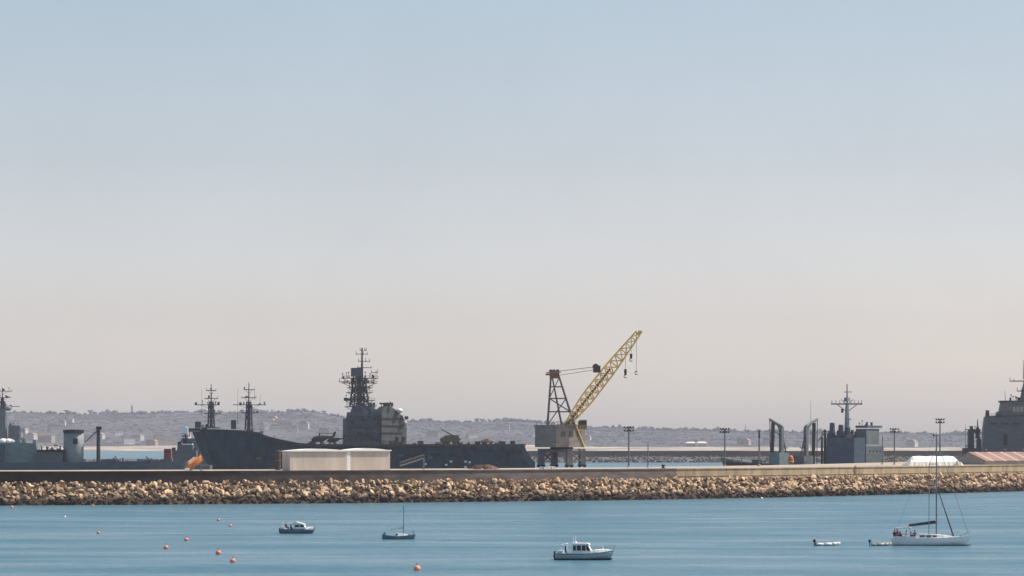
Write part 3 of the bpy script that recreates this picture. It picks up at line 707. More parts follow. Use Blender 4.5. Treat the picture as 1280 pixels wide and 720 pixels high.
for k in range(5): m.box(px_l(444)-.15, px_l(456.5)+.15, 5.0, 5.25, F.z(469.4)+k*.8, F.z(469.4)+k*.8+.25)
m.build('air_search_radar', mat('radar_grey', (0.07,0.07,0.085), .6, .1, .5), to)
for a, y_, r, q in ((505,513,1.5,.7),(514,528,.8,1.0)): MB().ball((px_l(a), 6.2 if a < 510 else 8.5, F.z(y_)), r, q).build('radome', white_m, fo, smooth=True)
m = MB()
for a in (483,487,492,495): m.bar((px_l(a),7,F.z(508)), (px_l(a),7,F.z(503)), .2, .15, 5); m.box(px_l(a)-.8, px_l(a)+.8, 6.3, 7.7, F.z(505), F.z(503))
m.build('antenna', mast_m, fo)
MB().bar((px_l(434.5), 3, F.z(555)), (px_l(435.5), 3, F.z(519)), .2, .1, 5).build('whip_antenna', mast_m, car)
m = MB(); clutter(m, px_l(508), px_l(515), 6.5, 10, F.z(524), 5, rr, 1.6); clutter(m, px_l(481), px_l(497), 4, 10, F.z(508), 9, rr, 2.0); m.build_each('deck_fitting', mast_m, fo)
rr = random.Random(77)
for k in range(34):
    px_ = rr.uniform(439, 476); y_ = rr.uniform(516, 552); a = rr.uniform(.3, 1.0); h = rr.uniform(.4, 1.5)
    MB().box(px_l(px_)-a, px_l(px_)+a, Y0-rr.uniform(.3,.9), Y0+.45, F.z(y_), F.z(y_)+h).build('equipment_locker', rr.choice((mast_m, haze_gr, black_m, blue_gr, mast_m)), io)
for k in range(30):
    px_ = rr.uniform(300, 630); a = rr.uniform(.3, 1.3); y_ = rr.uniform(562, 584)
    MB().box(px_l(px_)-a, px_l(px_)+a, -11.9-rr.uniform(0,.5), -9.6, F.z(y_), F.z(y_)+rr.uniform(.5,1.6)).build('hull_fitting', rr.choice((mast_m, blue_gr, deckm, black_m)), hull)
for k in range(26):
    px_ = rr.uniform(370, 640); h = rr.uniform(.5, 1.5); a = rr.uniform(.4, 1.4); yy = rr.uniform(-12.5, -6)
    if 540 < px_ < 582 or 388 < px_ < 424: continue
    MB().box(px_l(px_)-a, px_l(px_)+a, yy, yy+1.2, F.z(555)+.01, F.z(555)+h).build('deck_fitting', rr.choice((mast_m, haze_gr, deckm)), car)
m = MB(); rails(m, px_l(372), px_l(640), -13.6, F.z(555), 1.0, 60, .05); m.build('deck_rail', mast_m, car)
def helicopter(px_, label, sc=1.0):
    p = Vector((px_l(px_), -4, F.z(555))); W = Matrix.Rotation(YAW, 3, 'Z')@p+Vector(F.loc)
    t = thing('helicopter', label, 'helicopter', tuple(W), YAW-.6, 'helicopters parked on the carrier deck')
    m = MB(); m.loft([[(x, math.cos(a)*w_*.8, 1.75+zz+math.sin(a)*w_) for a in [2*math.pi*i/10 for i in range(10)]] for x, w_, zz in ((-2.9,.25,-.3),(-2.2,.8,-.1),(-1,1.15,0),(.8,1.2,.1),(2,.9,.35),(3.2,.45,.6),(5.2,.25,.8))])
    m.build('fuselage', mast_m, t, smooth=True)
    MB().prism_xz([(4.4,2.4),(5.6,2.5),(6.1,4.3),(5.4,4.3)], -.15, .15).build('tail_fin', mast_m, t)
    b = MB(); b.bar((0,0,2.8), (0,0,3.7), .3, .22)
    for a in (0.1,.32,-.15,-.4): b.box(-.2, 5.4, -.16+a*0, .16, 3.55+abs(a)*.3, 3.63+abs(a)*.3)
    b.build('folded_rotor', mast_m, t)
    for x, y in ((-1.6,0),(.9,1.2),(.9,-1.2)): MB().bar((x, y-.15, .38), (x, y+.15, .38), .38, .38, 10).build('wheel', black_m, t); 
    l = MB(); l.bar((-1.6,0,.4),(-1.6,0,1.2),.1); l.bar((.9,1.0,.4),(.9,.8,1.2),.1); l.bar((.9,-1.0,.4),(.9,-.8,1.2),.1); l.build('landing_gear', mast_m, t)
    t.scale = (sc,)*3; return t
helicopter(396, 'dark helicopter with folded rotor parked on the deck left of the island', 1.25)
helicopter(413, 'smaller dark helicopter beside the island base on the carrier deck', .95)
p = Vector((px_l(562), -2, F.z(555))); W = Matrix.Rotation(YAW, 3, 'Z')@p+Vector(F.loc)
t = thing('deck_crane', 'brown mobile crane parked on the carrier deck right of the island, jib raised', 'mobile crane', tuple(W), YAW)
MB().prism_xz([(-4.6,.9),(4.9,.9),(4.9,2.0),(3.2,2.6),(1.5,3.9),(-2.2,3.9),(-4.6,2.4)], -1.4, 1.4).build('body', brown_m, t)
MB().bar((1.2,0,3.6), (-4.8,0,6.6), .35, .2).build('jib', mast_m, t)
MB().prism_xz([(1.6,3.0),(3.4,2.6),(3.2,3.9),(1.9,3.9)], -1.1, 1.1).build('cab', brown_m, t)
for x in (-3.4,-1.4,1.6,3.6):
    for y in (-1.3,1.3): MB().bar((x,y-.2,.6),(x,y+.2,.6),.6,.6,10).build('wheel', black_m, t)
for k, (px_, c_) in enumerate(((578,'yellowish tow tractor on the carrier deck just right of the brown mobile crane'),(606,'pinkish low tow tractor near the stern of the carrier deck'))):
    p = Vector((px_l(px_), -3, F.z(555))); W = Matrix.Rotation(YAW, 3, 'Z')@p+Vector(F.loc)
    t = thing('tow_tractor', c_, 'tractor', tuple(W), YAW)
    MB().prism_xz([(-2.6,.4),(2.6,.4),(2.6,1.3),(.6,1.5),(.2,2.2),(-1.4,2.2),(-2.6,1.4)], -1, 1).build('body', rust_m if k else canvas_m, t)
    for x in (-1.7,1.7):
        for y in (-.95,.95): MB().bar((x,y-.15,.42),(x,y+.15,.42),.42,.42,10).build('wheel', black_m, t)
# gangway up to the carrier
F2 = Frame(515, 868, QZ)
t = thing('gangway', 'pale sloping gangway on the quay rising toward the carrier side right of the white sheds', 'gangway', F2.loc, .25)
m = MB(); a, b = (F2.x(500),0,.9), (F2.x(530),0,F2.z(573))
m.bar((a[0],-.6,a[2]), (b[0],-.6,b[2]), .14); m.bar((a[0],.6,a[2]), (b[0],.6,b[2]), .14); m.bar((a[0],-.6,a[2]+1), (b[0],-.6,b[2]+1), .07); m.bar((a[0],.6,a[2]+1), (b[0],.6,b[2]+1), .07)
for k in range(9): q = Vector(a).lerp(Vector(b), k/8); m.bar(q+Vector((0,-.6,0)), q+Vector((0,-.6,1)), .05); m.bar(q+Vector((0,.6,0)), q+Vector((0,.6,1)), .05); m.bar(q+Vector((0,-.6,0)), q+Vector((0,.6,0)), .08)
m.build('span', mat('gangway_grey', (.15,.15,.14), .7, .15, 1), t)
s_ = MB(); s_.bar((b[0],-.7,0),(b[0],-.7,b[2]),.15); s_.bar((b[0],.7,0),(b[0],.7,b[2]),.15); s_.bar((b[0],-.7,0),(b[0],.7,b[2]),.08); s_.build('trestle', pole_m, t)

# ------------------------------------------------------------------ quay buildings and things
def shed(px0, px1, D, y_e, y_r, label, rz, m_w, depth=16):
    F = Frame((px0+px1)/2, D, QZ); hw = (px1-px0)/2/F.s/math.cos(rz); t = thing('storage_shed', label, 'shed', F.loc, rz)
    he, hr = F.z(y_e), F.z(y_r)
    MB().box(-hw, hw, -0, depth, -.3, he).build('wall', m_w, t)
    rb = MB(); n = 10
    prof = [(-hw-.25, he)]+[(-hw-.25+(2*hw+.5)*i/n, he+.12+(hr-he)*math.sin(math.pi*i/n)) for i in range(n+1)]+[(hw+.25, he)]
    rb.prism_xz(prof, -.3, depth+.3).build('roof', creamr_m, t)
    MB().box(-hw-.2, hw+.2, -.42, -.3, he-.02, he+.3).build('fascia', creamr_m, t)
    return t
shed(364, 433, 833.8, 564.2, 561.5, 'cream storage shed with low curved white roof, the wider left one of the joined pair', R(30), cream_m, 4.6)
t2 = shed(433.3, 487, 841.3, 563.8, 560.8, 'cream storage shed with low curved white roof, the narrower right one of the joined pair', R(30), cream_m, 4.6)
MB().box(-6.45, -5.3, -.12, -.045, 0, 4.85).build('edge_strip', white_m, t2)  # white strip down the left edge of the right shed's front
F = Frame(347.5, 846, QZ); t = thing('steel_tank', 'rust-brown upright steel tank standing at the left end of the cream sheds', 'tank', F.loc)
MB().lathe([(.75,0),(.75,4.9),(.5,5.3)], n=14).build('shell', brown_m, t, smooth=False); MB().lathe([(.82,2.4),(.82,2.6)], n=14).build('band', rust_m, t)
F = Frame(246, 826, QZ); t = thing('rescue_boat', 'orange rescue boat propped at a slant on the quay below the carrier bow', 'rescue boat', F.loc, .35)
h = hull_mb(4.9, 2.0, .9, .8, 1.1, .5); h = shift(h, -2.4, 0, .55)
M = Matrix.Rotation(R(-36), 3, 'Y'); h.v = [tuple(M@Vector(v)+Vector((0,0,1.4))) for v in h.v]; h.build('hull', orange_m, t)
c = MB(); c.prism_xz([(-1.6,1.4),(1.2,1.4),(.8,2.1),(-1.2,2.1)], -.8, .8); c.v = [tuple(M@Vector(v)+Vector((0,0,1.4))) for v in c.v]; c.build('canopy', mat('pale_orange', (.75,.42,.22), .5, .1, 1), t)
k_ = MB(); k_.bar((-1.5,-.8,0),(-1.2,-.8,1.4),.12); k_.bar((-1.5,.8,0),(-1.2,.8,1.4),.12); k_.bar((1.2,-.8,0),(1.0,-.8,2.6),.12); k_.bar((1.2,.8,0),(1.0,.8,2.6),.12); k_.build('cradle', pole_m, t)
F = Frame(234, 820, QZ); t = thing('fish_box', 'small white crate on the quay edge left of the orange rescue boat', 'crate', F.loc, .2)
MB().box(-.55,.55,-.4,.4,0,.62,1.08).build('body', white_m, t); MB().box(-.63,.63,-.47,.47,.62,.72).build('rim', white_m, t)
def mound(px, D, L_, W_, H_, m, label, name, cat_, sd=1):
    F = Frame(px, D, QZ); rr = random.Random(sd); b = MB()
    for k in range(26):
        x = rr.uniform(-L_/2, L_/2); y = rr.uniform(-W_/2, W_/2); hh = H_*(1-(2*x/L_)**2)*rr.uniform(.5,1)
        e = rr.uniform(0,3); b.box(x-1.1, x+1.1, y-.5, y+.5, 0 if k < 8 else hh*.4, max(.3,hh), .85, e)
    return tag(b.build(name, m, loc=F.loc), label, cat_)
mound(605, 872, 7, 3.5, 1.5, rust_m, 'heap of rust-red scrap plates lying on the quay before the carrier stern', 'scrap_heap', 'scrap heap', 3)
mound(686, 880, 3, 2, .9, canvas_m, 'pile of pale sacks on the quay at the foot of the crane', 'sack_pile', 'sacks', 5)
F = Frame(829, 905, QZ); t = thing('mooring_bollard', 'squat dark mooring bollard on the quay between the two tall lamp masts', 'bollard', F.loc)
MB().lathe([(.6,0),(.6,.12),(.38,.2),(.36,.55),(.55,.75),(.55,.95),(.3,1.05)], n=14).build('post', black_m, t); MB().box(-.9,.9,-.9,.9,0,.05).build('base_plate', black_m, t)
p, d, nn = at(s_of_px(1069))
t = thing('ladder', 'rusty red ladder fixed to the tan breakwater wall below the grey ship', 'ladder', (p.x+nn.x*9.7, p.y+nn.y*9.7, 5.4), math.atan2(d.y, d.x))
for x in (-.3,.3): MB().bar((x,-.05,0),(x,-.05,3.3),.09).build('rail', red_m, t)
m = MB()
for k in range(9): m.bar((-.3,-.05,.3+k*.35),(.3,-.05,.3+k*.35),.06)
m.build('rungs', red_m, t)
# lamps and posts
def floodlight(px, D, y_top, label, arms=(2, 2.6)):
    F = Frame(px, D, QZ); t = thing('floodlight_mast', label, 'floodlight', F.loc, random.Random(px).uniform(-.3,.3), 'floodlight masts along the quay'); H = F.z(y_top)
    MB().bar((0,0,0),(0,0,H),.27,.17,8).build('pole', pole_m, t)
    MB().lathe([(.5,0),(.5,.25),(.3,.4)], n=10).build('base', quay_m, t)
    m = MB()
    for k in range(arms[0]): m.bar((-arms[1]/2,0,H-.25-k*.95),(arms[1]/2,0,H-.25-k*.95),.09)
    m.build('crossarm', pole_m, t)
    for k in range(arms[0]):
        for j in range(4):
            x = -arms[1]/2+arms[1]*j/3; z = H-.25-k*.95
            l = MB(); l.prism_xz([(x-.26,z+.05),(x+.26,z+.05),(x+.2,z+.5),(x-.2,z+.5)], -.42, .12); l.build('lamp_head', mast_m, t)
    return t
floodlight(786, 935, 534, 'tall floodlight mast right of the yellow crane, plain post beside it')
floodlight(906, 975, 536, 'tall floodlight mast over the dark red barge')
floodlight(1118, 1050, 536, 'floodlight mast between the grey replenishment ship and the white tent')
floodlight(1175, 1010, 524, 'tallest floodlight mast, standing behind the white tent', (2, 2.4))
def post(px, D, y_top, r, label, topbox=False):
    F = Frame(px, D, QZ); t = thing('post', label, 'post', F.loc); H = F.z(y_top)
    MB().bar((0,0,0),(0,0,H),r,r*.6,8).build('shaft', pole_m, t); MB().lathe([(r*2,0),(r*2,.3),(r,.5)], n=10).build('base', quay_m, t)
    if topbox: MB().box(-.32,.32,-.32,.32,H-2.4,H,.6).build('head', mast_m, t)
post(810, 925, 553, .2, 'short bare post between the tall floodlight mast and the bollard')
post(949, 985, 538, .3, 'thick dark post with tapered head above the right end of the red barge', True)
post(1103, 1060, 545, .22, 'slim post at the right corner of the grey replenishment ship')
# red-brown barge
F = Frame(934, 1105); t = thing('barge', 'dark red-brown barge with cluttered deck moored beyond the quay', 'barge', F.loc)
shift(flipx(hull_mb(17, 6, F.z(579), F.z(579), F.z(576), 1, trans=.95, full=.7)), 9).build('hull', mat('oxide_red', (.075,.03,.028), .7, .25, .4), t)
c = MB(); clutter(c, F.x(915), F.x(930), -2, 2, F.z(578.5), 12, random.Random(13), 1.3); c.build_each('deck_gear', lt_grey, t)
MB().box(F.x(940), F.x(952), -1.8, 1.8, F.z(579), F.z(574.5)).build('wheelhouse', haze_gr, t)
# tent
F = Frame(1166, 1006, QZ); t = thing('marquee_tent', 'long low white tent with sloping sides on the quay', 'tent', F.loc, .2)
hl = 9.0; n = 24; rings = []
for i in range(n+1):
    u = i/n; x = -hl+2*hl*u; e = min(1, min(u, 1-u)*9); hgt = .25+2.75*e; sag = .07*math.cos(u*math.pi*8)
    hw = 3.4
    rings.append([(x,-hw-.15*math.sin(u*60),0),(x,-hw*.9,min(hgt,1.2)),(x,-hw*.45,hgt*.8+sag*.5),(x,0,hgt+sag),(x,hw*.45,hgt*.78+sag*.5),(x,hw*.93,min(hgt,1.1)),(x,hw,0)])
MB().loft(rings).build('canopy', tent_m, t)
for x in (-6.4,-2.1,2.1,6.4): 
    MB().bar((x,-3.5,.02),(x,-4.8,.02),.05).build('guy_rope', canvas_m, t)
MB().prism_xz([(6.3,.02),(7.3,.02),(7.0,1.6),(6.6,1.6)], -3.62, -3.3).build('entrance_flap', canvas_m, t)
# gabled warehouse
F = Frame(1211, 1052, QZ); t = thing('warehouse', 'low warehouse with reddish pale-striped roof beside the white tent', 'warehouse', F.loc, R(38))
Lw, W2, he, hr = 46, 7.5, 1.2, 3.9
MB().box(0, Lw, -W2, W2, -.3, he).build('wall', tile_w, t)
MB().prism_xz([(0,he+.001),(0.001,he+.001)], 0, 1) if False else None
g = MB(); g.add([(0.02,-W2,he+.01),(0.02,W2,he+.01),(0.02,0,hr-.05),(.3,-W2,he+.01),(.3,W2,he+.01),(.3,0,hr-.05)], [(0,1,2),(3,5,4),(0,3,4,1),(1,4,5,2),(2,5,3,0)]); g.build('gable', tile_w, t)
r_ = MB()
for sg in (-1,1):
    r_.add([(-.4,sg*(W2+.5),he-.1),(Lw,sg*(W2+.5),he-.1),(Lw,0,hr),(-.4,0,hr),(-.4,sg*(W2+.5),he+.15),(Lw,sg*(W2+.5),he+.15),(Lw,0,hr+.25),(-.4,0,hr+.25)], [(0,1,2,3),(4,7,6,5),(0,4,5,1),(3,2,6,7),(0,3,7,4),(1,5,6,2)])
r_.build('roof', roof_m, t)
for k in range(3): MB().lathe([(.35,0),(.35,.7),(.5,.75),(.2,1.0)], (8+k*9,0,hr+.2), 8).build('roof_vent', pole_m, t)

# ------------------------------------------------------------------ harbour crane
F = Frame(702, 930, QZ); crane = thing('harbour_crane', 'big harbour crane with grey machinery house and raised yellow lattice boom', 'crane', F.loc)
legs = [(6,2.07),(-2.07,6),(-6,-2.07),(2.07,-6)]; zl = F.z(561)
for (x, y) in legs:
    l = MB(); l.box(x-.85, x+.85, y-.85, y+.85, .75, zl, .9, R(19)).build('leg', leg_m, crane)
    b_ = MB(); b_.box(x-1.2, x+1.2, y-.75, y+.75, .3, .9, .85, R(19))
    bo = b_.build('bogie', black_m, crane)
    for q in (-.75,.75): 
        c_, s_ = math.cos(R(19)), math.sin(R(19)); MB().bar((x+q*c_+.2*s_, y+q*s_-.2*c_, .36),(x+q*c_-.2*s_, y+q*s_+.2*c_, .36),.36,.36,10).build('wheel', black_m, bo)
br = MB()
for i in range(4):
    a, b = Vector((*legs[i],0)), Vector((*legs[(i+1) % 4],0))
    if i % 2 == 1: br.bar(a+Vector((0,0,1.2)), b+Vector((0,0,zl-.4)), .24, .24, 6); br.bar(b+Vector((0,0,1.2)), a+Vector((0,0,zl-.4)), .24, .24, 6)
    br.bar(a+Vector((0,0,zl-.5)), b+Vector((0,0,zl-.5)), .5, .5, 6)
br.build('portal_bracing', leg_m, crane)
MB().lathe([(3.4,zl-.2),(3.4,zl+.4),(3.2,zl+.45)], n=24).build('slewing_ring', black_m, crane)
zc0, zc1 = F.z(559), F.z(532.5)
rot = R(40)
MB().box(-5.5-.5, 5.5-.5, -4.75, 4.75, zc0, zc1, 1.0, rot).build('machinery_house', cab_m, crane)
rf = MB().box(-5.75-.5, 5.75-.5, -5.0, 5.0, zc1, zc1+.3, 1.0, rot); rf.build('house_roof', cab_m, crane)
def loc40(u, v, z): c, s_ = math.cos(rot), math.sin(rot); return Vector((-.5+u*c-v*s_, u*s_+v*c, z))
for u0 in (-3.6,-.6,2.4):
    m = MB(); a = loc40(u0,-4.76,zc0+3.0); b = loc40(u0+1.6,-4.76,zc0+3.0); n_ = loc40(0,-1,0)-loc40(0,0,0)
    m.add([a,b,b+Vector((0,0,1.6)),a+Vector((0,0,1.6))]+[q+n_*.05 for q in (a,b,b+Vector((0,0,1.6)),a+Vector((0,0,1.6)))], [(0,1,2,3),(4,5,6,7),(0,1,5,4),(1,2,6,5),(2,3,7,6),(3,0,4,7)]); m.build('window', mat('dusty_window', (.07,.07,.07), .4, .2, 1), crane)
m = MB(); 
for v0 in (-4,4): m.bar(loc40(-5.4,v0*1.15,zc1+1.2), loc40(5.4,v0*1.15,zc1+1.2), .06)
for u in range(-5,6,2):
    for v0 in (-4.6,4.6): m.bar(loc40(u,v0,zc1+.3), loc40(u,v0,zc1+1.25), .06)
m.build('roof_railing', leg_m, crane)
# A-frame
zt = F.z(465); af = MB()
top = [Vector((F.x(687),-.9,zt)), Vector((F.x(699),-.9,zt)), Vector((F.x(687),.9,zt)), Vector((F.x(699),.9,zt))]
for y in (-1,1):
    A = Vector((F.x(684.5), y*2.6, zc1+.3)); B = Vector((F.x(718), y*2.6, zc1+.3)); T0 = Vector((F.x(689), y*.9, zt)); T1 = Vector((F.x(697), y*.9, zt)); Cc = Vector((F.x(702), y*2.6, zc1+.3))
    af.bar(A, T0, .34, .26); af.bar(B, T1, .34, .26); af.bar(Cc, T0, .26, .2)
    for k in (.25,.5,.72): af.bar(A.lerp(T0,k), B.lerp(T1,k), .17)
    af.bar(A, B.lerp(T1,.5), .15); af.bar(A.lerp(T0,.5), B.lerp(T1,.25), .14); af.bar(A.lerp(T0,.5), B.lerp(T1,.9), .14)
for k in (.25,.5,.75): 
    af.bar(Vector((F.x(684.5),-2.6,zc1+.3)).lerp(Vector((F.x(689),-.9,zt)),k), Vector((F.x(684.5),2.6,zc1+.3)).lerp(Vector((F.x(689),.9,zt)),k), .14)
    af.bar(Vector((F.x(718),-2.6,zc1+.3)).lerp(Vector((F.x(697),-.9,zt)),k), Vector((F.x(718),2.6,zc1+.3)).lerp(Vector((F.x(697),.9,zt)),k), .14)
ao = af.build('a_frame', mat('tower_grey', (.125,.108,.098), .7, .2, .5), crane)
MB().box(F.x(687), F.x(699), -1.5, 1.5, F.z(473), F.z(466)).build('head_block', mat('head_red', (.20,.085,.06), .7, .2, .5), ao)
m = MB(); m.box(F.x(683), F.x(701), -1.8, 1.8, F.z(466), F.z(465)); m.bar((F.x(682),0,F.z(468)), (F.x(688),0,F.z(468)), .3); m.build('head_platform', mat('faded_pink', (.38,.22,.18), .7, .15, .5), ao)
m = MB()
for x in (688.5,692.5,697): m.bar((F.x(x),-.7,F.z(464)),(F.x(x),.7,F.z(464)),.55,.55,12)
m.build('sheave', leg_m, ao)
# boom
foot, tip = Vector((F.x(706),-1.5,F.z(534))), Vector((F.x(797),-6,F.z(416.5)))
d = (tip-foot).normalized(); side = Vector((0,1,0)); side = (side-d*side.dot(d)).normalized(); up = side.cross(d).normalized()
if up.z < 0: up = -up
W = [(0,.45),(.12,1.1),(.3,1.75),(.62,1.65),(.85,1.1),(1,.7)]
bm_ = MB(); NB = 15
def bc(k): c = foot.lerp(tip, k); w_ = lerp(W, k); return [c+side*a*w_*.75+up*b*w_ for a, b in ((-1,-1),(1,-1),(1,1),(-1,1))]
for i in range(NB):
    q0, q1 = bc(i/NB), bc((i+1)/NB)
    for k in range(4):
        bm_.bar(q0[k], q1[k], .25, .25, 6); bm_.bar(q0[k], q0[(k+1) % 4], .13, .13, 4)
        bm_.bar(q0[k], q1[(k+1) % 4], .13, .13, 4)
        bm_.bar(q0[(k+1) % 4], q1[k], .12, .12, 4)
boom = bm_.build('boom', yel_m, crane)
sp_ = MB(); sp_.bar(foot.lerp(tip,.02), foot.lerp(tip,.62), .42, .34); sp_.build('hoist_pipe', mat('dark_ochre', (.27,.15,.06), .7, .2, .5), boom)
m = MB(); m.prism_xz([(F.x(794),F.z(419)),(F.x(797),F.z(414)),(F.x(802),F.z(414.5)),(F.x(801),F.z(418))], -6.7, -5.3); m.build('boom_head', yel_m, boom)
m = MB(); c = foot.lerp(tip, .60)+up*1.8-d*0; m.box(F.x(741), F.x(750), c.y-1.3, c.y+1.3, F.z(466), F.z(457.5)); m.bar((F.x(744),c.y-1.5,F.z(459)),(F.x(744),c.y+1.5,F.z(459)),.9,.9,12); m.build('luffing_sheave_block', brown_m, boom)
m = MB()
for y in (-.6,0,.6): m.bar((F.x(694),y,F.z(464.5)),(F.x(743),c.y+y,F.z(459)),.07); m.bar((F.x(697),y,F.z(469.5)),(F.x(743),c.y+y,F.z(462.5)),.06)
m.build('pendant_cables', pole_m, crane)
m = MB(); c2 = foot.lerp(tip,.82)
for px_, yb, k in ((781,466,.82),(788,444,.9),(794.5,463,.985)):
    c2 = foot.lerp(tip, k); a = Vector((F.x(px_), c2.y, 0)); kk = (a.x-foot.x)/(tip.x-foot.x); c2 = foot.lerp(tip, kk); m.bar(c2, (c2.x,c2.y,F.z(yb)), .055)
m.build('hoist_cables', pole_m, crane)
for px_, ya, yb, r in ((781,462,472.5,.42),(788,443,452,.42),(794.5,464,468.5,.3)):
    kk = (F.x(px_)-foot.x)/(tip.x-foot.x); c2 = foot.lerp(tip, kk); x = F.x(px_); H0, H1 = F.z(yb), F.z(ya)
    m = MB(); m.bar((x,c2.y,H0+.7),(x,c2.y,H1),r*.75,r,8)
    for a in range(7):
        t0, t1 = math.pi*(.5+a*.19), math.pi*(.5+(a+1)*.19); m.bar((x+math.cos(t0)*.42,c2.y,H0+.35+math.sin(t0)*.42),(x+math.cos(t1)*.42,c2.y,H0+.35+math.sin(t1)*.42),.12)
    m.build('hook_block', black_m, crane)
m = MB(); m.prism_xz([(F.x(722),zc1-1.0),(F.x(733),zc1-1.0),(F.x(733),F.z(525)),(F.x(724),F.z(525)),(F.x(722),F.z(528))], -6.2, -3.6)
cb = m.build('operator_cab', mat('cab_ochre', (.20,.15,.07), .7, .2, .5), crane)
MB().box(F.x(723.5), F.x(732), -6.27, -6.15, F.z(531), F.z(526.5)).build('cab_window', glass_m, cb)
m = MB()
for y in (-2.2,.2): m.bar((F.x(708),y,F.z(540)),(F.x(722),y,F.z(519)),.2); m.bar((F.x(700),y,zc1+.3),(F.x(708),y,F.z(528)),.22)
m.build('boom_pivot_frame', yel_m, crane)
m = MB(); m.bar(loc40(2.0,-4.95,zc1), loc40(5.3,-4.95,zc0), .18); m.build('house_ladder', yel_m, crane)

# ------------------------------------------------------------------ replenishment ship (right)
YB = R(45)
F = Frame(1064, 1350); t = thing('replenishment_ship', 'grey replenishment ship with paired kingposts and a tall pole mast', 'ship', F.loc, R(135))
# local: +x = forward (left and away), +y = port?  (screen left, near)
k7 = math.sin(YB)
def fwd(px): return (1064-px)/F.s/k7           # along the axis for a point on the centre line
h = shift(hull_mb(86, 20.5, F.z(581), F.z(582), F.z(572), 2, trans=.95), -13); h.build('hull', haze_gr, t)
a = 9.7
MB().box(-a, a, -a, 2.15, F.z(584), F.z(558)).build('superstructure', haze_gr, t); MB().box(-a+.3, 5.6, 2.16, a, F.z(584), F.z(558)).build('shaded_side_house', blue_gr, t)  # side and upper house darker blue-grey: left face's shade put into the colour
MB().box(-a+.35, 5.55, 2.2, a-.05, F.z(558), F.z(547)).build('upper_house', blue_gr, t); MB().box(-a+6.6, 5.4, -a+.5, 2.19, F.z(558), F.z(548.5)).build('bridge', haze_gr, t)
MB().box(-a+5.2, 5.0, 3.0, a-.8, F.z(547)+.01, F.z(544), .9).build('bridge_roof', deckm, t)
MB().box(-a+.3, -a+6.3, -a+.4, 1.9, F.z(558)+.02, F.z(555.5)).build('gallery', lt_grey, t)
uh = MB().box(-a+.3, -a+6.0, -7.0, 1.5, F.z(555.5), F.z(536), 1.0); uo = uh.build('aft_block', MATS['kingpost_grey'] if 'kingpost_grey' in MATS else mat('kingpost_grey', (.15,.16,.165), .6, .2, .4, stretch=(1,1,.3), spec=.12), t)
MB().box(-a-.2, -a+6.1, -8.4, 1.6, F.z(535), F.z(532)).build('block_top', haze_gr, uo)
for x, y, yt in ((4.0,7.7,530),(.9,5.7,532.5),(-2.2,5.0,536)):
    fo = MB().prism_xy([(x+math.cos(q)*1.35, y+math.sin(q)*1.15) for q in [2*math.pi*k/10 for k in range(10)]], F.z(546.5), F.z(yt), .84).build('funnel', blue_gr, t)
    MB().prism_xy([(x+math.cos(q)*1.2, y+math.sin(q)*1.0) for q in [2*math.pi*k/10 for k in range(10)]], F.z(yt)+.01, F.z(yt)+.5, .8).build('cap', black_m, fo)
for x, y, yt in ((7.4,8.2,537),(8.6,7.0,541),(8.2,9.4,546)):
    m = MB(); m.bar((x,y,F.z(584)), (x,y,F.z(yt)), .55, .4, 6); m.bar((x,y,F.z(yt)), (x+1.2,y+1.2,F.z(yt+5)), .3, .2, 5); m.build('hose_post', black_m, t)
m = MB(); m.bar((1,1.5,F.z(546)),(1,1.5,F.z(506)),1.3,.7,8); m.bar((1,1.5,F.z(506)),(1,1.5,F.z(480)),.4,.22,6); m.box(.1,1.9,.6,2.4,F.z(502),F.z(497)); mo = m.build('mast', lt_grey, t)
ydir = Vector((-k7, k7, 0))*1.0                # local direction that runs left on screen is (+x,+y)
def onscr(dx, z, base_=(1,1.5)): q = Vector((1,1,0)).normalized(); return Vector((base_[0], base_[1], z))+q*(-dx/F.s)
m = MB(); m.bar(onscr(-20,F.z(505)), onscr(19,F.z(505)), .28, .28, 5)
for dx in (-19,-14,-9,-4,5,9,14,18): m.bar(onscr(dx,F.z(506)), onscr(dx,F.z(500)), .14, .1, 4)
for sg in (-1,1): m.bar(onscr(0,F.z(515)), onscr(sg*12,F.z(506)), .16); m.bar(onscr(0,F.z(506)), onscr(sg*8,F.z(499)), .1)
m.bar(onscr(-6,F.z(511)), onscr(-6,F.z(516)), .5); m.bar(onscr(-4,F.z(490)), onscr(6,F.z(490)), .14); m.bar(onscr(-3,F.z(524)), onscr(5,F.z(524)), .2)
m.build('yard', mast_m, mo)
rr = random.Random(8); m = MB(); clutter(m, -a+7, a-1, -a+1, a-1, F.z(547), 34, rr, 3.4); clutter(m, -a+1, -a+5.5, -6, 1, F.z(532), 6, rr, 1.6); clutter(m, -a+1, -a+5.5, 2.5, 9, F.z(555.5), 8, rr, 2.0); m.build_each('deck_fitting', mast_m, t)
for z_ in (564,):                        # window rows of the aft front and port side
    m = MB()
    for k in range(4): y = -7.4+k*2.3; m.mark().box(-a-.05, -a+.1, y-.35, y+.35, F.z(z_)-.4, F.z(z_)+.4)
    m.build_each('window', glass_m, t)
kx = fwd(998)
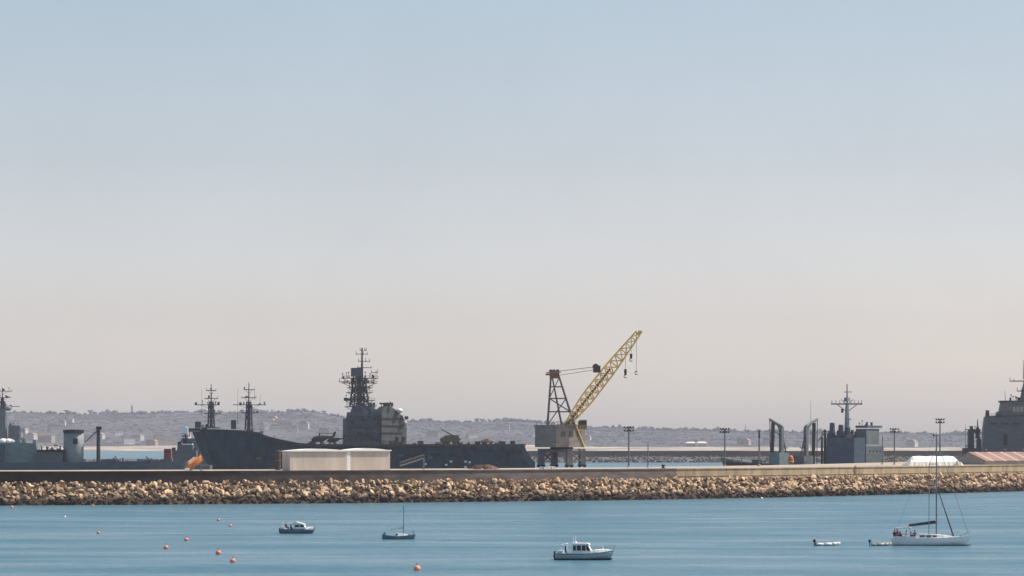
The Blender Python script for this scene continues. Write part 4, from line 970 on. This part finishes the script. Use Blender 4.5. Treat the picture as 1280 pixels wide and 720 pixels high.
for sg, armx, armz, hose in ((1, 9.5, 524, (970,537,566)), (-1, -9.0, 523, (1027,541,584))):
    yk = sg*8.2
    m = MB(); m.box(kx-.85, kx+.85, yk-.9, yk+.9, F.z(590), F.z(533), .85); m.bar((kx,yk,F.z(543)), (kx,yk+sg*2.6,F.z(529.5)), .5, .4, 6); ko = m.build('kingpost', mat('kingpost_grey', (.15,.16,.165), .6, .2, .4, stretch=(1,1,.3), spec=0.12), t)
    m = MB(); m.bar((kx,yk,F.z(533)), (kx,yk+sg*7.6,F.z(armz)), .8, .55, 6); m.build('derrick_arm', MATS['kingpost_grey'], ko)
    m = MB(); xx = yk+sg*5.4; m.bar((kx,xx,F.z(528)), (kx+.5,xx,F.z(hose[2])), .85, .75, 6); m.bar((kx,xx+sg*2.2,F.z(525)), (kx,xx+sg*1.8,F.z(hose[2])), .18); m.bar((kx,yk,F.z(545)), (kx,xx,F.z(538)), .2); m.build('hose_bundle', black_m, ko)
    m = MB(); m.bar((kx,yk-sg*.8,F.z(545)), (kx,yk-sg*5,F.z(585)), .3); m.bar((kx,yk-sg*.8,F.z(560)), (kx,yk-sg*4,F.z(560)), .25); m.build('stay', mast_m, ko)
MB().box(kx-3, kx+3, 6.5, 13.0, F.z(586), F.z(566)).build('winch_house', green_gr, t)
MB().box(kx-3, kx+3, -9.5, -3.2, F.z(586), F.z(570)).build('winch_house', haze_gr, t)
MB().bar((kx-2,-9,F.z(570)), (kx-2,-9,F.z(500)), .12, .06, 4).build('whip_antenna', mast_m, t)
m = MB(); clutter(m, kx-12, kx+20, -8, 8, F.z(582), 24, rr, 2.2); m.build_each('deck_gear', mast_m, t)
# orange boat beside the kingpost
F = Frame(988.5, 1085, QZ); t = thing('life_raft', 'upright orange life raft stood on the quay beside the left kingpost', 'life raft', F.loc)
MB().loft([[(math.cos(q)*r, math.sin(q)*r*.6, z) for q in [2*math.pi*i/10 for i in range(10)]] for r, z in ((.5,0),(.95,.4),(1.0,1.4),(.8,2.3),(.35,2.9))]).build('hull', orange_m, t, smooth=True)
MB().lathe([(1.03,.55),(1.06,.75),(1.03,.95)], n=12).build('rubbing_strake', mat('pale_orange', (.75,.42,.22)), t)

# ------------------------------------------------------------------ right-edge warships
F = Frame(1262, 1300, 0, R(-6)); t = thing('landing_ship', 'big blue-grey warship cut off by the right edge, stepped bridge and pyramid mast', 'warship', F.loc, R(-6))
shift(hull_mb(110, 18, F.z(566), F.z(566), F.z(560), 2, trans=.95), -17).build('hull', blue_gr, t)
m = MB(); m.prism_xz([(F.x(1228),F.z(575)),(F.x(1229),F.z(540)),(F.x(1231),F.z(521)),(F.x(1330),F.z(521)),(F.x(1330),F.z(575))], -8, 8); so_ = m.build('superstructure', blue_gr, t)
m = MB(); m.prism_xz([(F.x(1245),F.z(520.8)),(F.x(1246),F.z(515)),(F.x(1249),F.z(514)),(F.x(1251),F.z(503)),(F.x(1300),F.z(503)),(F.x(1300),F.z(520.8))], -6.5, 6.5); m.build('bridge', haze_gr, t)
MB().box(F.x(1249), F.x(1276), -7, 7, F.z(503)+.02, F.z(501)).build('bridge_roof', mast_m, t)
m = MB(); m.box(F.x(1231), F.x(1250), -8.2, -7.9, F.z(521), F.z(520)); rails(m, F.x(1231), F.x(1250), -7.9, F.z(521), 1.2, 8, .08); m.box(F.x(1232),F.x(1236),-6,-3,F.z(521),F.z(513)); m.build('bridge_wing', mast_m, t)
m = MB()
for k in range(4): m.mark().box(F.x(1265+k*4.5), F.x(1268.2+k*4.5), -6.58, -6.4, F.z(515), F.z(508.5))
m.build_each('bridge_window', lt_grey, t)
MB().box(F.x(1253), F.x(1258), -8.08, -7.9, F.z(556.5), F.z(543)).build('door', black_m, t)
m = MB(); m.prism_xz([(F.x(1274),F.z(503)),(F.x(1280),F.z(474)),(F.x(1290),F.z(474)),(F.x(1296),F.z(503))], -2.2, 2.2); mo = m.build('mast', haze_gr, t)
m = MB()
for a_, b_, y_ in ((1262,1300,476.5),(1271,1295,489)):
    m.bar((F.x(a_),-2.3,F.z(y_)),(F.x(b_),-2.3,F.z(y_)),.22); m.bar((F.x(a_),-2.3,F.z(y_)),(F.x(a_),-2.3,F.z(y_-5)),.14,.1); m.bar((F.x(a_+5),-2.3,F.z(y_)),(F.x(a_+5),-2.3,F.z(y_-3)),.14,.1)
m.build('yard', mast_m, mo)
m = MB(); clutter(m, F.x(1262), F.x(1274), -3, 3, F.z(501), 9, random.Random(2), 2.2); m.build_each('deck_fitting', mast_m, t)
m = MB(); m.bar((F.x(1257),0,F.z(501)),(F.x(1256),0,F.z(488)),.12,.06); m.build('whip_antenna', mast_m, t)
MB().bar((F.x(1279),0,F.z(474)),(F.x(1279),0,F.z(450)),.2,.08).build('pole_mast', mast_m, t)
m = MB()
for k in range(3): m.mark().box(F.x(1236+k*14), F.x(1246+k*14), -8.06, -7.9, F.z(531), F.z(528.5))
m.build_each('vent', mast_m, so_)
F, t = warship(1216, 1420, 'small hazy dark warship with whip aerials left of the big right-edge ship', 38, 572,
        [(1203,1232,575,560,6),(1210,1217,560,537,4),(1221,1226,560,549,4)], 1222, 548, 534, 524, [(1207,1218,537),(1216,1230,540)], seed=12, w0=1.8, supm=mast_m, whips=[(1207,560,530),(1228,548,526)])
# ------------------------------------------------------------------ people
def person(loc, rz, pose, shirt, trou, label, parent_group=None, sc=1.0, headgear=None):
    v = []; e = []; r = []
    def j(p, rad, par=None):
        v.append(p); r.append(rad)
        if par is not None: e.append((par, len(v)-1))
        return len(v)-1
    if pose == 'sit':
        pel = j((0,0,.10), .135); ch = j((-.04,0,.42), .15, j((-.03,0,.25), .125, pel)); nk = j((0,0,.58), .055, ch); 
        hd = j((.03,0,.70), .088, nk); tp = j((.02,0,.80), .08, hd); j((.105,0,.69), .02, hd)
        for s_ in (-1,1):
            hip = j((.06,s_*.1,.08), .095, pel); kn = j((.45,s_*.13,.10), .065, hip); an = j((.50,s_*.13,-.32), .045, kn); j((.64,s_*.14,-.36), .04, an)
            sh = j((-.03,s_*.19,.49), .06, ch); el = j((.10,s_*.25,.24), .045, sh); wr = j((.30,s_*.18,.17), .032, el); hp = j((.37,s_*.17,.17), .035, wr)
            for f_ in (-.025,-.005,.015): j((.45,s_*.17+f_,.155), .011, hp)
            j((.40,s_*.13,.175), .012, hp)
        hz_, lz = .60, .12
    else:
        pel = j((0,0,.92), .14); ch = j((0,0,1.28), .155, j((0,0,1.08), .125, pel)); nk = j((.02,0,1.46), .055, ch)
        hd = j((.04,0,1.58), .088, nk); tp = j((.03,0,1.68), .08, hd); j((.115,0,1.57), .02, hd)
        for s_ in (-1,1):
            hip = j((0,s_*.1,.86), .095, pel); kn = j((.03,s_*.12,.48), .065, hip); an = j((0,s_*.13,.09), .045, kn); j((.15,s_*.15,.04), .04, an)
            sh = j((0,s_*.2,1.36), .06, ch); el = j((.03,s_*.27,1.08), .045, sh); wr = j((.18,s_*.22,.92), .032, el); hp = j((.25,s_*.21,.89), .035, wr)
            for f_ in (-.025,-.005,.015): j((.31,s_*.21+f_,.84), .011, hp)
            j((.28,s_*.17,.88), .012, hp)
        hz_, lz = 1.47, .95
    me = bpy.data.meshes.new('p'); me.from_pydata(v, e, []); ob = bpy.data.objects.new('p', me); COL.objects.link(ob)
    md = ob.modifiers.new('s', 'SKIN'); me.skin_vertices[0].data[0].use_root = True
    for i, q in enumerate(r): me.skin_vertices[0].data[i].radius = (q, q)
    ob.modifiers.new('ss', 'SUBSURF').levels = 1
    dg = bpy.context.evaluated_depsgraph_get(); nm_ = bpy.data.meshes.new_from_object(ob.evaluated_get(dg)); bpy.data.objects.remove(ob)
    nm_.materials.clear()
    for m_ in (skin_m, shirt, trou): nm_.materials.append(m_)
    for p_ in nm_.polygons:
        c_ = p_.center; far = abs(c_.y) > .2 and False
        hand = (pose == 'sit' and c_.x > .27 and c_.z > .14 and abs(c_.y) > .1 and c_.z < .22) or (pose != 'sit' and c_.x > .15 and .75 < c_.z < .97)
        p_.material_index = 0 if (c_.z > hz_-.04 or hand) else (1 if c_.z > lz else 2); p_.use_smooth = True
    o = bpy.data.objects.new('person', nm_); COL.objects.link(o); o.location = loc; o.rotation_euler.z = rz; o.scale = (sc,)*3
    tag(o, label, 'person', parent_group)
    hc = v[hd]
    MB().ball((hc[0]-.025, 0, hc[2]+.06), .105, .95, 2).build('hair', headgear or hair_m, o, smooth=True)
    return o

# ------------------------------------------------------------------ boats on the bay
# big sailing yacht
F = Frame(1164, 481); YW = R(-7)
t = thing('sailing_yacht', 'white sailing yacht with a tall mast and dark furled mainsail', 'sailing yacht', F.loc, YW); X0 = F.x(1114.5)
Ly = F.x(1214)-X0
shift(hull_mb(Ly, 3.5, 1.15, 1.12, 1.55, .35, rake=.10, full=.35, trans=.72, n=24), X0).build('hull', gel_m, t, smooth=False)
shift(hull_mb(Ly*.995, 3.52, .17, .17, .17, .3, rake=.11, full=.35, trans=.6, n=24, wlk=.98), X0+.1, 0, 0).build('boot_stripe', hullg_m, t)
cabin = MB(); rg = []
for px_, hw, z in ((1146,1.15,1.72),(1150,1.2,1.78),(1165,1.15,1.74),(1180,.9,1.62),(1190,.45,1.42)):
    x = F.x(px_); rg.append([(x,-hw,1.0),(x,-hw*.88,z-.08),(x,-hw*.5,z),(x,hw*.5,z),(x,hw*.88,z-.08),(x,hw,1.0)])
co_ = cabin.loft(rg).build('coachroof', gel_m, t)
for a_, b_ in ((1150,1156),(1158,1164),(1166,1171)): MB().box(F.x(a_), F.x(b_), -1.235, -1.08, 1.34, 1.55).build('window', glass_m, co_)
for sg in (-1,1): MB().box(F.x(1117), F.x(1146), sg*1.30-.22, sg*1.30+.22, 1.05, 1.38).build('cockpit_coaming', gel_m, t)
xm = F.x(1170.5)
mz = F.z(545); m = MB(); m.bar((xm,0,1.3),(xm,0,mz),.12,.085,8); mo = m.build('mast', alu_m, t)
m = MB(); m.bar((xm-.5,0,mz),(xm+.3,0,mz+.1),.05); m.bar((xm,0,mz),(xm,0,mz+.6),.03); m.box(xm-.55,xm-.3,-.12,.12,mz,mz+.25); m.build('masthead_fitting', mast_m, mo)
sw = F.x(1161.5)-xm; m = MB()
for y_ in (580, 609): m.bar((xm,0,F.z(y_)),(xm+sw,-1.15,F.z(y_)),.06); m.bar((xm,0,F.z(y_)),(xm+sw,1.15,F.z(y_)),.06)
m.build('spreaders', alu_m, mo)
m = MB()
for sg in (-1,1):
    m.bar((xm,0,F.z(560)),(xm+sw,sg*1.15,F.z(580)),.03); m.bar((xm+sw,sg*1.15,F.z(580)),(xm+sw,sg*1.15,F.z(609)),.05); m.bar((xm+sw,sg*1.15,F.z(609)),(xm+sw-.05,sg*1.5,1.15),.05)
m.bar((xm-.3,0,mz),(F.x(1117),0,1.3),.018)
m.build('shrouds', alu_m, mo)
m = MB(); m.bar((F.x(1172),0,F.z(611)),(F.x(1191.5),0,1.45),.05,.12); m.build('furled_staysail', cover_m, t)
m = MB(); m.bar((xm,0,mz-.4),(F.x(1210.5),0,1.6),.035); m.build('forestay', alu_m, t)
bz0, bz1 = F.z(658), F.z(654); m = MB(); m.bar((F.x(1136),0,bz0),(xm-.1,0,bz1),.09); bo = m.build('boom', alu_m, t)
m = MB(); rg = []
for k in range(9):
    u = k/8; c_ = Vector((F.x(1136),0,bz0+.17)).lerp(Vector((xm-.15,0,bz1+.2)), u); r_ = .13+.10*u+.02*math.sin(k*2.2)
    rg.append([(c_.x, math.cos(q)*r_*.8, c_.z+math.sin(q)*r_) for q in [2*math.pi*i/8 for i in range(8)]])
m.loft(rg).build('sail_cover', cover_m, bo)
m = MB(); m.bar((F.x(1137),0,bz0-.1),(F.x(1138),0,1.5),.03); m.build('mainsheet', alu_m, t)
m = MB()
for px_ in (1117,1119.5): 
    for sg in (-1,1): m.bar((F.x(px_),sg*1.1,1.2),(F.x(px_+2),sg*1.1,F.z(659.5)),.035)
m.bar((F.x(1119),-1.1,F.z(659.5)),(F.x(1119),1.1,F.z(659.5)),.04); m.build('stern_arch', alu_m, t)
MB().prism_xz([(F.x(1119),F.z(659.5)),(F.x(1137),F.z(658.8)),(F.x(1140),F.z(660.2)),(F.x(1119),F.z(660.3))], -1.0, 1.0).build('bimini', canvas_m, t)
m = MB()
for k in range(8):
    for sg in (-1,1):
        px_ = 1120+k*11.5; hb_ = 1.55 if k < 5 else (1.55-(k-4)*.36); m.bar((F.x(px_),sg*hb_,1.15),(F.x(px_),sg*hb_,1.75),.022)
for sg in (-1,1):
    m.bar((F.x(1120),sg*1.5,1.75),(F.x(1166),sg*1.55,1.75),.015); m.bar((F.x(1166),sg*1.55,1.75),(F.x(1200),sg*.5,1.95),.015); m.bar((F.x(1200),sg*.5,1.4),(F.x(1213),0,2.2),.03); 
m.build('guardrail', alu_m, t)
m = MB(); m.bar((F.x(1127),0,1.0),(F.x(1127),0,1.7),.09); m.lathe([(.42,0),(.46,.03),(.42,.06)], (F.x(1126),0,1.7), 14); m.build('steering_wheel', alu_m, t)
RM = Matrix.Rotation(YW, 3, 'Z')
def on_boat(F_, px_, y, z, yaw=YW): q = Matrix.Rotation(yaw,3,'Z')@Vector((F_.x(px_), y, z)); return (F_.loc[0]+q.x, F_.loc[1]+q.y, q.z)
G = 'people in the yacht cockpit'
person(on_boat(F,1118.5,-1.25,1.4), R(60), 'sit', shirt_r, trou_m, 'person in maroon top sitting at the stern rail of the white yacht', G, 1.15)
person(on_boat(F,1122.5,1.2,1.4), R(-70), 'sit', shirt_r, shirt_k, 'person in maroon top and black trousers sitting at the far side of the yacht stern', G, 1.12)
person(on_boat(F,1125.5,-.2,1.2), R(5), 'sit', shirt_k, trou_m, 'person in black sitting by the steering wheel of the white yacht', G, 1.1)
person(on_boat(F,1133.5,-1.25,1.4), R(80), 'sit', shirt_w, shirt_w, 'person in pale clothes sitting in the middle of the yacht cockpit', G, 1.1)
person(on_boat(F,1139,.9,1.05), R(170), 'sit', shirt_b, trou_m, 'person in plum top sitting under the boom end of the white yacht', G, 1.15)
person(on_boat(F,1143.5,-1.2,1.4), R(120), 'sit', shirt_b, shirt_k, 'person in plum top and black trousers leaning by the yacht cabin', G, 1.15)
# inflatable tied astern
def inflatable(px, y_w, Lm, label, with_gear, rz, tube_m):
    D = FPX*HC/(y_w-YH); F = Frame(px, D); t = thing('inflatable_dinghy', label, 'dinghy', F.loc, rz, 'inflatable dinghies')
    m = MB(); r = .21; n = 14; 
    pth = [(-Lm/2, -.6),(-Lm*.2,-.66),(Lm*.15,-.64),(Lm*.36,-.46),(Lm*.47,-.16),(Lm*.5,0),(Lm*.47,.16),(Lm*.36,.46),(Lm*.15,.64),(-Lm*.2,.66),(-Lm/2,.6)]
    for (a, b), (c_, d_) in zip(pth, pth[1:]): m.bar((a,b,.2+max(0,a)*.09),(c_,d_,.2+max(0,c_)*.09), r if abs(a) < Lm*.45 or a > 0 else r*.6, r, 10)
    m.build('tube', tube_m, t, smooth=True)
    MB().box(-Lm*.46, Lm*.36, -.45, .45, .06, .12).build('floor', haze_gr, t); MB().box(-Lm*.08, Lm*.0, -.6, .6, .36, .42).build('seat', canvas_m, t)
    m = MB(); m.box(-Lm/2-.02, -Lm/2+.06, -.42, .42, .05, .5); m.build('transom', haze_gr, t)
    e = MB(); e.prism_xz([(-Lm/2-.42,.55),(-Lm/2-.02,.55),(-Lm/2-.02,.82),(-Lm/2-.15,.95),(-Lm/2-.38,.92)], -.16, .16); e.bar((-Lm/2-.2,0,.6),(-Lm/2-.22,0,-.2),.07); e.build('outboard_motor', black_m, t)
    if with_gear:
        g = MB(); rr = random.Random(3)
        for k in range(6): x = rr.uniform(-Lm*.3, Lm*.25); g.ball((x, rr.uniform(-.3,.3), .35), rr.uniform(.16,.28), .8, 1)
        g.build('cargo', canvas_m, t)
    return t
inflatable(1101.5, 682.3, 3.0, 'small inflatable loaded with gear, tied behind the white yacht', True, R(-7), mat('grey_rubber', (.42,.42,.38), .6, .1, 1))
inflatable(1034.5, 682, 3.6, 'empty pale inflatable floating by itself left of the white yacht', False, R(4), mat('pale_rubber', (.66,.64,.64), .5, .06, 1))
# cabin cruiser (centre)
F = Frame(730, 422); t = thing('cabin_cruiser', 'cabin cruiser with white wheelhouse and blue-grey hull, nearest motorboat', 'motorboat', F.loc, R(-5)); X0 = F.x(694)
Lc = F.x(767)-X0
shift(hull_mb(Lc, 2.7, .92, .86, 1.25, .3, rake=.09, full=.4, trans=.88, n=22), X0).build('hull', hullb_m, t)
shift(hull_mb(Lc*1.004, 2.78, .99, .93, 1.32, -.80, rake=.0, full=.4, trans=.88, n=22, wlk=1, z0=.82), X0-.02).build('rub_rail', hullg_m, t) if False else None
shift(hull_mb(Lc*.99, 2.66, .22, .22, .24, .3, rake=.085, full=.4, trans=.80, n=22, wlk=.985), X0+.02).build('boot_stripe', navy, t)
rb = MB(); prev = None
for i in range(23):
    tt = i/22; k = .88+.12*min(1, tt/.4) if tt < .4 else 1-max(0,(tt-.4)/.6)**2.3; z = .86+.06*max(0,1-tt/.45)**1.6+.39*max(0,(tt-.4)/.6)**1.7; cur = Vector((X0+Lc*tt, -1.35*k-.02, z-.06))
    if prev: rb.bar(prev, cur, .07, .07, 6); rb.bar((prev.x,-prev.y,prev.z),(cur.x,-cur.y,cur.z),.07,.07,6)
    prev = cur
rb.build('rub_rail', hullg_m, t)
fd = MB(); rg = []
for px_, hw, z in ((739,1.1,1.30),(744,1.08,1.42),(752,.8,1.45),(760,.42,1.40),(765,.12,1.30)):
    x = F.x(px_); rg.append([(x,-hw,.9),(x,-hw*.85,z-.06),(x,-hw*.4,z),(x,hw*.4,z),(x,hw*.85,z-.06),(x,hw,.9)])
fd.loft(rg).build('foredeck', white_m, t)
wh = MB(); wh.prism_xz([(F.x(715.5),.88),(F.x(741),.88),(F.x(735.5),2.02),(F.x(716.5),2.02)], -1.02, 1.02); wo = wh.build('wheelhouse', white_m, t)
rp = MB(); rp.prism_xz([(F.x(714.5),2.02),(F.x(737.5),2.02),(F.x(735.5),2.22),(F.x(716),2.24)], -1.15, 1.15); rp.build('roof', white_m, wo)
for a_, b_, c_, d_ in ((717,720.5,717,720.3),(721.6,727,721.6,726.6),(728,733,728,732.2),(734,738.3,733.2,735.3)):
    for yy in (-1.05,): m = MB(); m.prism_xz([(F.x(a_),1.26),(F.x(b_),1.26),(F.x(d_),1.93),(F.x(c_),1.93)], yy, -1.0); m.build('window', glass_m, wo)
m = MB(); m.bar((F.x(717),0,2.22),(F.x(717),0,2.95),.035); m.bar((F.x(719.5),.6,2.2),(F.x(718.5),.6,3.1),.02); m.build('antenna', white_m, wo)
MB().lathe([(.16,0),(.2,.08),(.14,.2)], (F.x(719.5),0,2.24), 10).build('radar_dome', white_m, wo)
m = MB(); 
for yy in (-1,1): m.bar((F.x(700),yy,.9),(F.x(702.5),yy,2.0),.045); m.bar((F.x(702.5),yy,2.0),(F.x(709),yy,2.15),.045); m.bar((F.x(709),yy,.9),(F.x(708.6),yy,2.15),.045)
m.bar((F.x(702.5),-1,2.0),(F.x(702.5),1,2.0),.045); m.bar((F.x(709),-1,2.15),(F.x(709),1,2.15),.045); m.build('canopy_frame', white_m, t)
MB().prism_xz([(F.x(707),.95),(F.x(709.5),.95),(F.x(708.5),1.85),(F.x(706.6),1.85)], -1.02, -.9).build('dark_canopy_panel', cover_m, t)
m = MB(); m.prism_xz([(F.x(691.5),.3),(F.x(694.5),.3),(F.x(694.5),1.15),(F.x(692.5),1.15)], -.25, .25); m.bar((F.x(693),0,.35),(F.x(693),0,-.3),.09); m.build('outboard_motor', black_m, t)
m = MB(); m.bar((F.x(741),-1.05,1.35),(F.x(757),-.75,1.75),.025); m.bar((F.x(757),-.75,1.75),(F.x(769),0,1.95),.025); m.bar((F.x(769),0,1.95),(F.x(757),.75,1.75),.025)
for px_, yy in ((748,-.95),(757,-.75),(764,-.35)): m.bar((F.x(px_),yy,1.1),(F.x(px_),yy,1.74),.022)
m.bar((F.x(769),0,1.95),(F.x(766.5),0,1.25),.025); m.build('pulpit_rail', alu_m, t)
MB().box(F.x(752), F.x(754.5), -.3, .3, 1.44, 1.72, .9).build('hatch', white_m, t)
m = MB(); m.box(F.x(698), F.x(704), -1.1, 1.1, .9, 1.22); m.build('aft_bench', canvas_m, t)
# motorboat (left)
F = Frame(372, 544); t = thing('motorboat', 'small dark-hulled motorboat with white cabin top, two people aft', 'motorboat', F.loc, R(-4)); X0 = F.x(350.5); Lc = F.x(394.5)-X0
shift(hull_mb(Lc, 2.3, .80, .74, 1.1, .3, rake=.12, full=.4, trans=.88, n=20), X0).build('hull', hullg_m, t)
fd = MB(); rg = []
for px_, hw, z in ((380,.95,1.05),(384,.85,1.15),(390,.4,1.15),(393,.1,1.08)):
    x = F.x(px_); rg.append([(x,-hw,.75),(x,-hw*.85,z-.05),(x,-hw*.4,z),(x,hw*.4,z),(x,hw*.85,z-.05),(x,hw,.75)])
fd.loft(rg).build('foredeck', white_m, t)
wh = MB(); wh.prism_xz([(F.x(367.5),.78),(F.x(383.5),.78),(F.x(380),1.55),(F.x(368),1.55)], -.9, .9); wo = wh.build('cabin', white_m, t)
MB().prism_xz([(F.x(366),1.55),(F.x(382),1.55),(F.x(379),1.72),(F.x(371),2.02),(F.x(367),1.95)], -1.0, 1.0).build('roof', white_m, wo)
for a_, b_, c_, d_ in ((369.5,375,369.5,374.7),(375.8,381.5,375.8,379.8)): m = MB(); m.prism_xz([(F.x(a_),1.14),(F.x(b_),1.14),(F.x(d_),1.5),(F.x(c_),1.5)], -.94, -.86); m.build('window', glass_m, wo)
MB().box(F.x(351), F.x(356), -1.0, 1.0, .78, 1.12, .96).build('engine_cover', mat('pinkish_white', (.62,.50,.52), .5, .06, 1), t)
m = MB(); m.bar((F.x(352),-.95,.8),(F.x(352.5),-.95,1.75),.035); m.bar((F.x(352.5),-.95,1.75),(F.x(366),-.9,1.8),.03); m.bar((F.x(352),.95,.8),(F.x(352.5),.95,1.75),.035); m.bar((F.x(352.5),.95,1.75),(F.x(366),.9,1.8),.03); m.build('canopy_frame', white_m, t)
m = MB(); m.bar((F.x(382),-.85,1.05),(F.x(393),-.2,1.55),.022); m.bar((F.x(393),-.2,1.55),(F.x(393),.2,1.55),.022); m.bar((F.x(393),0,1.55),(F.x(393),0,1.05),.022); m.build('pulpit_rail', alu_m, t)
m = MB(); m.prism_xz([(F.x(348.5),.25),(F.x(351),.25),(F.x(351),.95),(F.x(349),.95)], -.22, .22); m.bar((F.x(349.8),0,.3),(F.x(349.8),0,-.3),.08); m.build('outboard_motor', black_m, t)
G = 'people on the dark-hulled motorboat'
person(on_boat(F,357.5,-.3,.98,R(-4)), R(-30), 'sit', shirt_k, trou_m, 'person in black sitting at the stern of the dark-hulled motorboat', G, 1.1)
person(on_boat(F,364,-.35,.62,R(-4)), R(-20), 'sit', shirt_b, shirt_k, 'person in plum top sitting behind the white cabin of the motorboat', G, 1.2)
# small grey sailboat
F = Frame(498, 512); t = thing('sailboat', 'small bare-masted sailboat with slate blue hull anchored in mid bay', 'sailboat', F.loc, R(5)); X0 = F.x(477.5); Ls = F.x(519.5)-X0
shift(hull_mb(Ls, 1.9, .78, .52, .85, .3, rake=.06, full=.4, trans=.55, n=20), X0).build('hull', hullg_m, t)
rg = []; cb = MB()
for px_, hw, z in ((494,.55,.95),(497,.6,1.02),(505,.52,.95),(510,.25,.8)):
    x = F.x(px_); rg.append([(x,-hw,.5),(x,-hw*.8,z-.04),(x,hw*.8,z-.04),(x,hw,.5)])
cb.loft(rg).build('cabin', gel_m, t)
MB().box(F.x(494.6), F.x(497), -.63, -.4, .68, .9).build('window', glass_m, t)
MB().box(F.x(479), F.x(482), -.5, .5, .62, 1.12, .8).build('stern_locker', hullg_m, t)
xm = F.x(504.5); m = MB(); m.bar((xm,0,.85),(xm,0,F.z(632)),.075,.055,8); mo = m.build('mast', alu_m, t)
m = MB()
for sg in (-1,1): m.bar((xm,0,F.z(636)),(xm-.05,sg*.85,.55),.014)
m.bar((xm,0,F.z(634)),(F.x(518.5),0,.85),.016); m.bar((xm,0,F.z(633)),(F.x(479),0,.8),.012); m.build('stays', alu_m, mo)
m = MB(); m.bar((F.x(488),0,F.z(662.5)),(xm,0,F.z(660)),.045); bo = m.build('boom', alu_m, t)
m = MB(); rg = []
for k in range(7):
    u = k/6; c_ = Vector((F.x(488.5),0,F.z(662.0))).lerp(Vector((xm-.1,0,F.z(658.6))), u); r_ = .16+.05*math.sin(u*3.1)-.08*u
    rg.append([(c_.x, math.cos(q)*r_*.8, c_.z+math.sin(q)*r_*.9) for q in [2*math.pi*i/8 for i in range(8)]])
m.loft(rg).build('furled_sail', mat('pale_sailcloth', (.62,.66,.64), .8, .06, 1), bo)
m = MB(); m.bar((F.x(511),-.55,.7),(F.x(511),-.55,1.15),.04); m.bar((F.x(516.5),-.2,.8),(F.x(517),-.2,1.3),.05); m.bar((F.x(517),-.2,1.3),(F.x(512),-.5,1.15),.03); m.build('pulpit_rail', hullg_m, t)
# buoys
def buoy(px, py, r, label, m_=None):
    D = FPX*HC/(py-YH); t = thing('buoy', label, 'buoy', (wx(px, D), D, 0), 0, 'mooring buoys on the bay')
    b = MB(); b.ball((0,0,r*.55), r, .95, 3); b.build('float', m_ or buoy_m, t, smooth=True)
    q = MB(); n = 10
    q.bar((0,0,r*1.45),(0,0,r*1.75),r*.13)
    for i in range(n): a0, a1 = 2*math.pi*i/n, 2*math.pi*(i+1)/n; q.bar((math.cos(a0)*r*.25,0,r*1.95+math.sin(a0)*r*.25),(math.cos(a1)*r*.25,0,r*1.95+math.sin(a1)*r*.25),r*.07,r*.07,5)
    q.build('mooring_ring', alu_m, t)
B = [(15,635,.36,'faded orange buoy close under the rocks at the far left'),(116,633,.30,'small faded orange buoy close under the rocks, right of the first'),
 (123,667,.30,'orange buoy alone in the open water on the left'),(207.5,686,.36,'nearer, left one of the middle pair of orange buoys at left'),
 (233,676,.34,'farther, right one of the middle pair of orange buoys at left'),(273,651,.33,'upper left of two small orange buoys left of the dark-hulled motorboat'),
 (288,658,.28,'lower right of two small orange buoys left of the dark-hulled motorboat'),(273,693,.40,'large orange buoy, farther one of the lowest pair at left'),
 (291,703,.36,'orange buoy nearest the viewer on the left side of the bay'),(521.5,713,.42,'orange buoy at the bottom edge below the small sailboat')]
for a_ in B: buoy(*a_)
buoy(81, 647, .26, 'white buoy in the water at the left', white_m)
buoy(952, 624, .36, 'white buoy floating close to the rocks right of centre', white_m)
